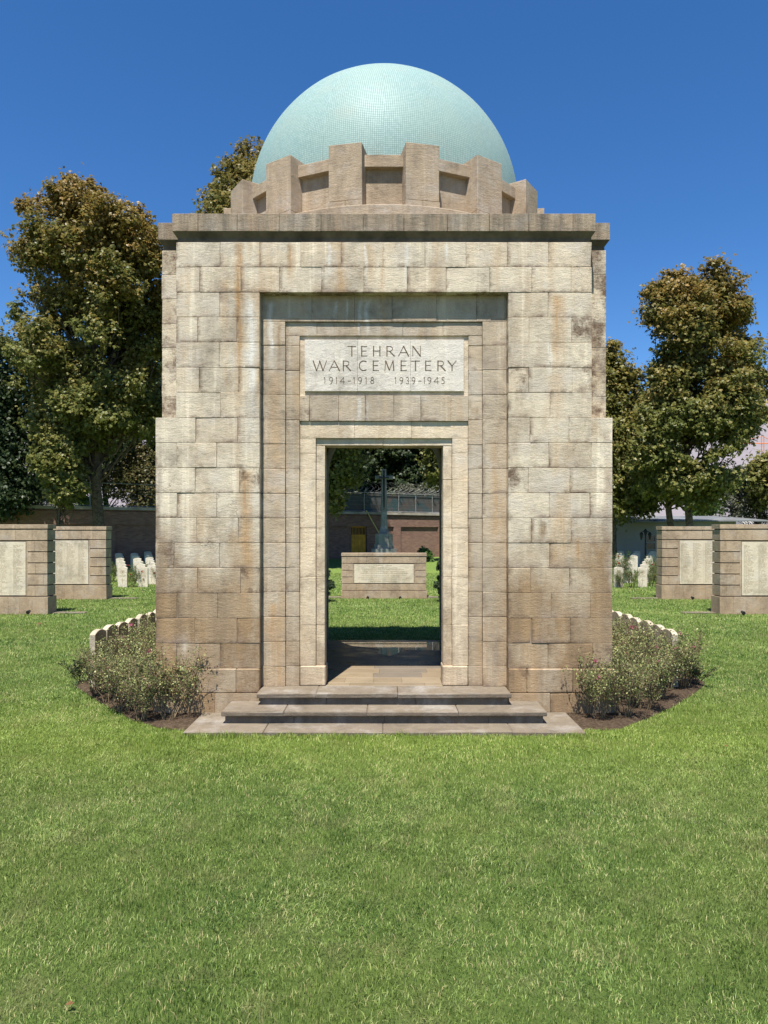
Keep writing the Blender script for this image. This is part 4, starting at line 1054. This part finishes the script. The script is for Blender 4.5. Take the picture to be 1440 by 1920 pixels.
tree('plane_tree', 'tall plane tree with browning crown and straight trunk, left of the pavilion', 'tree', 'plane trees along the boundary', 34.5,
     [(333,140,185),(345,118,222),(362,72,262),(392,36,298),(430,24,325),(468,18,345),(492,6,350),(520,24,352),(560,42,350),(600,10,350),(640,-8,348),(690,-8,345),(740,12,335),(790,30,322),(822,48,300)],
     [(190, 985, 168, 380, .30)], M['leaf_plane'], 1, 480, 196, .145, age=1, gap=.52, cr=(.4, 1.05))
tree('plane_tree', 'low side tree with pale drooping olive leaves in front of the tall left plane tree', 'tree', 'plane trees along the boundary', 32.5,
     [(785,85,135),(800,66,150),(840,60,160),(880,68,165),(915,80,160),(940,105,150)], [(112, 985, 110, 820, .07)], M['leaf_plane'], 2, 90, 175, .15, age=.1, cr=(.4, .75))
tree('plane_tree', 'broad plane tree behind the pavilion, its top showing left of the dome', 'tree', 'plane trees along the boundary', 37.0,
     [(256,440,490),(268,418,510),(300,408,560),(340,402,640),(375,378,690),(395,366,720),(430,352,740),(500,340,770),(600,350,775),(700,390,760),(780,450,735),(830,500,705),(870,540,680),(910,560,660),(950,590,645)],
     [(545, 1000, 500, 330, .36)], M['leaf_plane'], 3, 900, 154, .16, age=.7, gap=.04, maxdepth=6.5)
tree('plane_tree', 'dense twin-trunked plane tree with bronze top right of the pavilion', 'tree', 'plane trees along the boundary', 34.5,
     [(492,1285,1362),(503,1235,1376),(530,1206,1386),(570,1203,1396),(612,1186,1418),(640,1188,1408),(668,1205,1445),(700,1212,1452),(740,1200,1444),(780,1180,1434),(820,1172,1412),(860,1168,1400),(895,1190,1385),(925,1215,1350)],
     [(1290, 985, 1300, 560, .20), (1262, 985, 1262, 600, .18)], M['leaf_plane'], 4, 460, 196, .145, age=1, gap=.50, cr=(.4, 1.05))
tree('plane_tree', 'smaller plane tree half hidden behind the right side of the pavilion', 'tree', 'plane trees along the boundary', 38.0,
     [(640,1110,1165),(655,1095,1182),(690,1080,1205),(760,1060,1212),(830,1050,1210),(900,1060,1225),(945,1085,1245)],
     [(1150, 985, 1135, 700, .18)], M['leaf_plane'], 5, 270, 168, .155, age=.5, gap=.1)
tree('plane_tree', 'plane tree bough with pale lit leaves at the upper right of the doorway view', 'tree', 'plane trees along the boundary', 41.0,
     [(700,800,900),(760,788,930),(830,776,940),(870,782,930),(905,798,900)], [(880, 985, 870, 740, .2)], M['leaf_plane'], 6, 110, 119, .2, age=.2)
tree('plane_tree', 'olive plane tree leaning into view at the right edge', 'tree', 'plane trees along the boundary', 42.0,
     [(838,1420,1480),(860,1402,1520),(890,1396,1540),(930,1410,1540)], [(1470, 985, 1470, 850, .18)], M['leaf_plane'], 7, 90, 112, .2, age=.2)
EV = 'dark evergreens behind the boundary wall'
for nm, lb, D, ol, tk, mt, sd2, nc, lf in (
    ('evergreen_tree', 'dark evergreen behind the wall to the left of the cross', 53, [(700,560,640),(760,540,680),(830,540,712),(900,545,716),(950,560,700)], (620,700), 'leaf_dark', 20, 330, .24),
    ('evergreen_tree', 'dark evergreen behind the wall to the right of the cross', 54, [(700,700,800),(760,690,830),(830,688,850),(900,700,850),(945,715,840)], (770,720), 'leaf_dark', 21, 330, .24),
    ('evergreen_tree', 'dark evergreen directly behind the top of the cross', 57, [(700,650,780),(780,640,790),(860,640,800),(930,650,790),(955,660,780)], (712,760), 'leaf_dark', 27, 300, .26),
    ('evergreen_tree', 'very dark evergreen at the far left edge', 34.5, [(610,-60,16),(680,-80,35),(760,-80,55),(840,-80,70),(900,-80,84),(950,-80,76)], (-30,640), 'leaf_dark', 22, 260, .17),
    ('evergreen_tree', 'dark evergreen behind the trunk of the tall left plane tree', 47, [(640,60,240),(720,30,300),(800,30,320),(860,50,300),(900,90,260)], (200,700), 'leaf_dark', 23, 190, .26),
    ('evergreen_tree', 'dark evergreen close beside the left wall of the pavilion', 50, [(600,260,400),(700,245,420),(800,250,420),(900,270,400)], (330,650), 'leaf_dark', 24, 150, .26),
    ('conifer', 'rusty tinged conifer above the wall beside the left edge of the pavilion', 46, [(822,238,275),(845,215,300),(890,205,320),(930,205,330),(955,215,320)], (260,850), 'leaf_pine', 25, 110, .16),
    ('evergreen_tree', 'dark evergreen behind the smaller plane tree on the right', 47, [(760,1130,1240),(840,1110,1270),(900,1110,1260),(945,1130,1240)], (1180,780), 'leaf_dark', 26, 110, .26)):
    tree(nm, lb, 'tree', EV if nm == 'evergreen_tree' else None, D, ol, [(tk[0], 985, tk[0], tk[1], .2)], M[mt], sd2, nc, 112, lf, lobes=2 if nm != 'conifer' else 1, gap=.1)
for nm, lb, D, ol, tx_, mt, sd2, nc in (
    ('shrub', 'grey green shrub above the brick wall at the left edge', 37.5, [(860,-30,40),(885,-40,70),(920,-40,84),(948,-30,80)], 20, 'leaf_grey', 30, 60),
    ('shrub', 'grey green shrub behind the wire fence between the left trees', 46, [(850,60,130),(880,55,150),(915,55,160),(940,60,150)], 100, 'leaf_grey', 31, 60),
    ('shrub', 'bright green bush behind the brick wall at the foot of the tall left plane tree', 46, [(922,96,140),(935,92,200),(950,92,210)], 130, 'leaf_bright', 32, 30),
    ('shrub', 'fresh green bush between the right plane tree trunks and the bare shrub', 50, [(885,1305,1335),(905,1295,1352),(935,1290,1358),(965,1290,1358)], 1325, 'leaf_bright', 33, 60),
    ('shrub', 'grey twiggy shrub above the cottage roof at the right edge', 44, [(868,1375,1430),(885,1362,1450),(920,1352,1460),(965,1362,1460)], 1425, 'leaf_grey', 34, 100),
    ('shrub', 'grey green shrub behind the fence left of the cross', 50, [(915,628,660),(930,618,684),(955,618,684)], 650, 'leaf_grey', 35, 40),
    ('shrub', 'pale leafed shrub behind the razor wire right of the cross', 51, [(905,742,800),(925,730,830),(940,735,830)], 770, 'leaf_grey', 36, 40),
    ('shrub', 'small green shrub at the foot of the brick wall right of the cross', 41.5, [(1022,786,797),(1030,783,806),(1045,782,815),(1054,785,815)], 795, 'leaf_bright', 37, 26)):
    tree(nm, lb, 'shrub', None, D, ol, [(tx_, 1000, tx_, ol[0][0] + 15, .06)], M[mt], sd2, nc, 98, .13, cr=(.3, .55), lobes=2)
for nm, xq, sd2 in (('left', 602, 40), ('right', 838, 41)):
    tree('clipped_shrub', f'glossy dark column shaped shrub at the {nm} end of the dedication wall', 'shrub', 'columnar shrubs beside the dedication wall', 22.3,
         [(1036,xq-8,xq+8),(1050,xq-18,xq+18),(1075,xq-25,xq+25),(1100,xq-27,xq+27),(1118,xq-22,xq+22)], [(xq, 1128, xq, 1050, .03)], M['leaf_dark'], sd2, 60, 126, .07, cr=(.12, .22), lobes=1)

# ---------------------------------------------------------------- rose bushes
def rose_meshes(seed, h, r, nleaf=1500, dense=1.0):
    rng = np.random.default_rng(seed); paths = []; rads = []; tips = []
    for i in range(int(13 * dense)):
        a = rng.uniform(0, 2*PI); q = r * rng.uniform(.35, 1.0); top = h * rng.uniform(.72, 1.06)
        st = np.array([.06*math.cos(a), .06*math.sin(a), -.02]); en = np.array([q*math.cos(a), q*math.sin(a), top])
        c = curve3(st, en, h * .10, rng, 8, .10); paths.append(c); rads.append(np.linspace(.008, .003, 8)); 
        for k in range(9):
            f = rng.uniform(.25, 1); b0 = np.array([np.interp(f, np.linspace(0, 1, 8), c[:, j]) for j in range(3)])
            d = rng.normal(size=3); d[2] = abs(d[2]) * .9 + .35; d /= np.linalg.norm(d); L = rng.uniform(.10, .26) * h / .65
            t_ = curve3(b0, b0 + d * L, .01, rng, 5, .2); paths.append(t_); rads.append(np.linspace(.0035, .0016, 5)); tips.append(t_)
            for kk in range(2):
                b1 = t_[rng.integers(1, 4)]; d2 = d + rng.normal(size=3) * .8; d2 /= np.linalg.norm(d2)
                t2 = curve3(b1, b1 + d2 * L * .55, 0, rng, 4, .2); paths.append(t2); rads.append(np.linspace(.0022, .0012, 4)); tips.append(t2)
    V, F = tubes_np(paths, rads, 3); stems = np_mesh('stems', V, [F])
    T = [t_[rng.integers(1, len(t_))] for t_ in [tips[i] for i in rng.integers(0, len(tips), nleaf)]]
    P = np.array(T) + rng.normal(size=(nleaf, 3)) * .022; P[:, 2] = np.maximum(P[:, 2], .02)
    N = rng.normal(size=P.shape) * .7; N[:, 2] += .6
    V, F, k = leaf_cloud(P, N, rng.uniform(.014, .030, nleaf), rng, 1)
    rr = np.clip(rng.beta(1.6, 1.9, nleaf), 0, 1)
    leaves = np_mesh('foliage', V, [F], {'rnd': np.repeat(rr, k), 'age': np.zeros(len(V))})
    tp = [t_[-1] for t_ in tips if t_[-1][2] > h * .75]
    fl = []
    for i in rng.choice(len(tp), 2, replace=False):
        P = np.repeat([tp[i]], 26, axis=0) + rng.normal(size=(26, 3)) * .011; V, F, k = leaf_cloud(P, rng.normal(size=(26, 3)) * .6 + [0, 0, .5], np.full(26, .030), rng, 1)
        fl.append(np_mesh('rose_flower', V, [F], {'rnd': np.repeat(rng.uniform(0, 1, 26), k), 'age': np.zeros(len(V))}))
    stems.materials.append(M['twig']); leaves.materials.append(M['leaf_rose'])
    for f in fl: f.materials.append(M['petal'])
    return stems, leaves, fl
RV = [rose_meshes(50 + i, .62, .42, 2100) for i in range(4)]
LOWB = rose_meshes(60, .30, .26, 900, .6)
def place_rose(v, x, y, rz, sc, label, group, flowers=1, z=.03, mats=None):
    r = thing('rose_bush', label, 'rose bush', (x, y, z), group); r.rotation_euler = (0, 0, rz); r.scale = sc
    for nm, me in (('stems', v[0]), ('foliage', v[1])):
        o = bpy.data.objects.new(nm, me); C.objects.link(o); o.parent = r
        if mats and nm == 'foliage': o.material_slots[0].link = 'OBJECT'; o.material_slots[0].material = mats
    for f in v[2][:flowers]:
        o = bpy.data.objects.new('rose_flower', f); C.objects.link(o); o.parent = r
rnd = random.Random(21)
LB = [((-2.42, 8.0, 1.05), 'rose bush against the plinth beside the left end of the base slab'),
      ((-2.72, 7.98, .88), 'low front rose bush at the lawn edge, left bed, next to the base slab'),
      ((-3.05, 8.35, .95), 'thin caned rose bush at the lawn edge in the middle of the left bed front'),
      ((-2.75, 8.62, 1.05), 'rose bush under the bottom left corner of the pavilion wall'),
      ((-3.40, 8.78, .98), 'greyish rose bush bearing a pink bloom in the middle of the left bed'),
      ((-3.72, 9.22, .95), 'rose bush just inside the nearest left headstone'),
      ((-3.15, 9.40, 1.1), 'tall rose bush close to the left wall behind the middle bush'),
      ((-3.55, 9.95, 1.1), 'rose bush in front of the second and third left headstones'),
      ((-3.20, 10.5, 1.15), 'dense rose bush halfway along the left wall of the pavilion'),
      ((-3.50, 11.1, 1.12), 'rose bush in front of the fifth left headstone'),
      ((-3.25, 11.9, 1.15), 'rearmost visible rose bush along the left wall')]
RB = [((2.42, 8.02, .95), 'rose bush against the plinth beside the right end of the base slab'),
      ((2.75, 8.12, .92), 'front rose bush near the lawn edge, right bed, next to the base slab'),
      ((3.10, 8.45, 1.0), 'yellow flecked rose bush at the front of the right bed'),
      ((2.80, 8.85, 1.1), 'rose bush under the bottom right corner of the pavilion wall'),
      ((3.45, 8.95, 1.0), 'rose bush spreading in the middle of the right bed'),
      ((3.75, 9.45, 1.15), 'tall rose bush partly hiding the nearest right headstone'),
      ((4.05, 9.62, 1.1), 'rose bush with arching canes outside the nearest right headstone'),
      ((3.20, 9.65, 1.15), 'dense rose bush close to the right wall of the pavilion'),
      ((3.50, 10.3, 1.2), 'rose bush in front of the third right headstone'),
      ((3.20, 10.9, 1.2), 'rose bush halfway along the right wall of the pavilion'),
      ((3.50, 11.5, 1.15), 'rose bush in front of the sixth right headstone')]
for i, ((x, y, s_), lb) in enumerate(LB + RB):
    place_rose(RV[i % 4], x, y, rnd.uniform(0, 6.28), (s_ * .92, s_ * .92, s_ * rnd.uniform(.88, 1.02) * (.95 if abs(x) > 3.6 else 1.03)), lb, 'rose bushes in the bed left of the steps' if x < 0 else 'rose bushes in the bed right of the steps', rnd.choice((0, 1, 1, 2)))
place_rose(LOWB, -4.2, 10.0, 1, (1.2, 1.2, 1.1), 'low dark green bush outside the nearest left headstone', None, 0, mats=M['leaf_dark'])
place_rose(LOWB, 4.35, 9.95, 2, (1.25, 1.1, .9), 'low dark green bush outside the nearest right headstone', None, 0, mats=M['leaf_dark'])
k = 0
for x, y, s_, red in ((-9.9, 27.9, 1.0, 1), (-9.0, 28.6, 1.0, 1), (-8.5, 27.9, .9, 1), (-11.5, 30.1, 1.1, 0), (-10.4, 30.4, 1.1, 1), (-11.3, 28.6, .8, 0), (9.65, 27.7, 1.0, 1), (9.75, 29.5, 1.7, 1), (9.2, 27.6, .9, 0), (10.6, 28.2, .9, 1), (8.9, 28.3, 1.1, 1), (11.2, 29.0, 1.2, 0), (11.6, 30.5, 1.4, 1)):
    nm = 'left' if x < 0 else 'right'
    r = thing('rose_bush', f'{["small", "leafy", "low", "ragged", "bushy", "scrubby", "broad", "tall", "sparse", "upright", "loose", "rounded", "high"][k]} green rose bush growing between the white headstones of the far {nm} plot', 'rose bush', (x, y, gz(x, y)), f'rose bushes of the far {nm} plot')
    v = RV[k % 4]; r.scale = (s_ * .9, s_ * .9, s_); r.rotation_euler = (0, 0, k)
    for n_, me, mt in (('stems', v[0], None), ('foliage', v[1], M['leaf_bright'])):
        o = bpy.data.objects.new(n_, me); C.objects.link(o); o.parent = r
        if mt: o.material_slots[0].link = 'OBJECT'; o.material_slots[0].material = mt
        if n_ == 'foliage': o.scale = (1, 1, 1)
    if red:
        for f in v[2][:2]:
            o = bpy.data.objects.new('rose_flower', f); C.objects.link(o); o.parent = r; o.material_slots[0].link = 'OBJECT'; o.material_slots[0].material = M['redpetal']
    k += 1

# ---------------------------------------------------------------- grass blades
BEDS = []
for sgn, ol in ((-1, [(2.05, 7.62), (2.4, 7.68), (2.84, 8.04), (3.42, 8.72), (3.92, 9.36), (4.25, 9.8), (4.36, 10.4), (4.36, 14.6), (2.0, 14.6)]), (1, [(2.05, 7.62), (2.53, 7.66), (3.0, 8.1), (3.52, 8.66), (4.1, 9.38), (4.5, 9.95), (4.6, 10.4), (4.6, 14.6), (2.0, 14.6)])):
    BEDS.append([(sgn * a, b) for a, b in ol])
def inside(poly, X, Y):
    r = np.zeros(len(X), bool); n = len(poly)
    for i in range(n):
        x0, y0 = poly[i]; x1, y1 = poly[(i+1) % n]
        c = ((y0 > Y) != (y1 > Y)) & (X < (x1 - x0) * (Y - y0) / (y1 - y0 + 1e-12) + x0); r ^= c
    return r
rng = np.random.default_rng(8)
def smooth_field(X, Y, sc, seed):
    r = np.random.default_rng(seed); G = r.normal(size=(256, 256)); x = X * sc + 128; y = Y * sc + 40
    xi = np.floor(x).astype(int) % 255; yi = np.floor(y).astype(int) % 255; fx = x - np.floor(x); fy = y - np.floor(y); fx = fx*fx*(3-2*fx); fy = fy*fy*(3-2*fy)
    return (G[xi, yi]*(1-fx)*(1-fy) + G[xi+1, yi]*fx*(1-fy) + G[xi, yi+1]*(1-fx)*fy + G[xi+1, yi+1]*fx*fy)
Vs = []; Fq = []; Ft = []; AT = []; c0 = 0
for y0, y1, dens, w, h, side in ((1.9, 4.2, 12500, .0034, .024, 1.7), (4.2, 6.0, 10000, .0038, .024, 1.8), (6.0, 8.5, 7000, .0046, .026, 1.6), (8.5, 12, 3800, .0058, .028, 1.5), (12, 17, 2000, .0078, .036, 1.5), (17, 25, 900, .011, .038, 1), (25, 34, 350, .018, .045, .5)):
    hx = .545 * y1 + side; n = int(2 * hx * (y1 - y0) * dens); X = rng.uniform(-hx, hx, n); Y = rng.uniform(y0, y1, n)
    keep = (np.abs(X) < .545 * Y + side) & ~((np.abs(X) < 2.11) & (Y > 7.425) & (Y < 8.4)) & ~((np.abs(X) < 2.7) & (Y > 8.2) & (Y < 13.65))
    for b in BEDS: keep &= ~inside(b, X, Y)
    X, Y = X[keep], Y[keep]; n = len(X)
    dirn = smooth_field(X, Y, 1.7, 4) * 1.3 + smooth_field(X, Y, 9, 5) * 1.2 + rng.normal(size=n) * 1.7
    lean = np.clip(.55 + .22 * smooth_field(X, Y, 3, 6) + rng.normal(size=n) * .35, .05, 1.5)
    H = h * np.clip(1 + .14 * smooth_field(X, Y, 2.2, 7) + .16 * smooth_field(X, Y, 11, 17) + rng.normal(size=n) * .34, .35, 2.3)
    # a ragged, longer fringe along the stone and the soil
    edge = (np.abs(Y - 7.36) < .09) & (np.abs(X) < 2.4); H[edge] *= 1.5 + .5 * smooth_field(X[edge], Y[edge], 5, 31).clip(-1, 1.5)
    Z = gz_np(Y); wd = w * rng.uniform(.6, 1.25, n); fa = rng.uniform(0, PI, n)
    sx, sy = np.cos(fa) * wd / 2, np.sin(fa) * wd / 2; dx, dy = np.cos(dirn), np.sin(dirn)
    b = np.stack([X, Y, Z], 1); mid = b + np.stack([dx * H * lean * .28, dy * H * lean * .28, H * .55], 1)
    tip = b + np.stack([dx * H * lean, dy * H * lean, H * np.clip(1.02 - .32 * lean, .35, 1)], 1); S = np.stack([sx, sy, np.zeros(n)], 1)
    V = np.stack([b - S, b + S, mid + S * .8, mid - S * .8, tip], 1).reshape(-1, 3); k = np.arange(n)[:, None] * 5 + c0
    Vs.append(V); Fq.append(k + np.array([0, 1, 2, 3])); Ft.append(k + np.array([3, 2, 4])); c0 += n * 5
    tn = np.clip(.45 + .06 * smooth_field(X, Y, 1.1, 9) + .11 * smooth_field(X, Y, 7, 10) + .08 * smooth_field(X, Y, 16, 19) + rng.normal(size=n) * .30, 0, 1)
    dead = rng.random(n) < .05 + .03 * np.clip(smooth_field(X, Y, 1.9, 12), 0, 2); tn[dead] = rng.uniform(.92, 1, dead.sum()); AT.append(np.repeat(tn, 5))
t = NT('grass_blade', .5, .35); gc = grass_colour(t, t.attr('rnd')); t.l(gc, t.b.inputs['Base Color'])
tr = t.n('BsdfTranslucent'); t.l(gc, tr.inputs[0]); mx = t.n('MixShader'); mx.inputs[0].default_value = .3
t.l(t.b.outputs[0], mx.inputs[1]); t.l(tr.outputs[0], mx.inputs[2]); t.l(mx.outputs[0], t.t.nodes['Material Output'].inputs['Surface'])
me = np_mesh('grass', np.concatenate(Vs), [np.concatenate(Fq), np.concatenate(Ft)], {'rnd': np.concatenate(AT)})
print('grass blades', c0 // 5)
tag(link('grass', me, t.m), 'short green lawn grass', 'grass', kind='stuff')
# fallen leaves lying on the lawn
M['deadleaf'] = leaf_mat('fallen_leaf', [(0, (.16, .07, .035)), (1, (.30, .17, .08))])
for x, y, s_, lb in ((-1.38, 3.12, .028, 'small reddish brown leaf fallen on the grass at the bottom left'), (-8.05, 16.6, .10, 'pale dry leaf on the grass in front of the left near memorial wall'),
                     (3.35, 6.95, .03, 'dry brown leaf on the lawn right of the base slab')):
    V, F, k = leaf_cloud(np.array([[x, y, .042]]), np.array([[.1, -.2, 1.]]), np.array([s_]), rng, 3)
    o = link('fallen_leaf', np_mesh('fallen_leaf', V, [F], {'rnd': np.full(len(V), .5), 'age': np.zeros(len(V))}), M['deadleaf']); tag(o, lb, 'leaf')
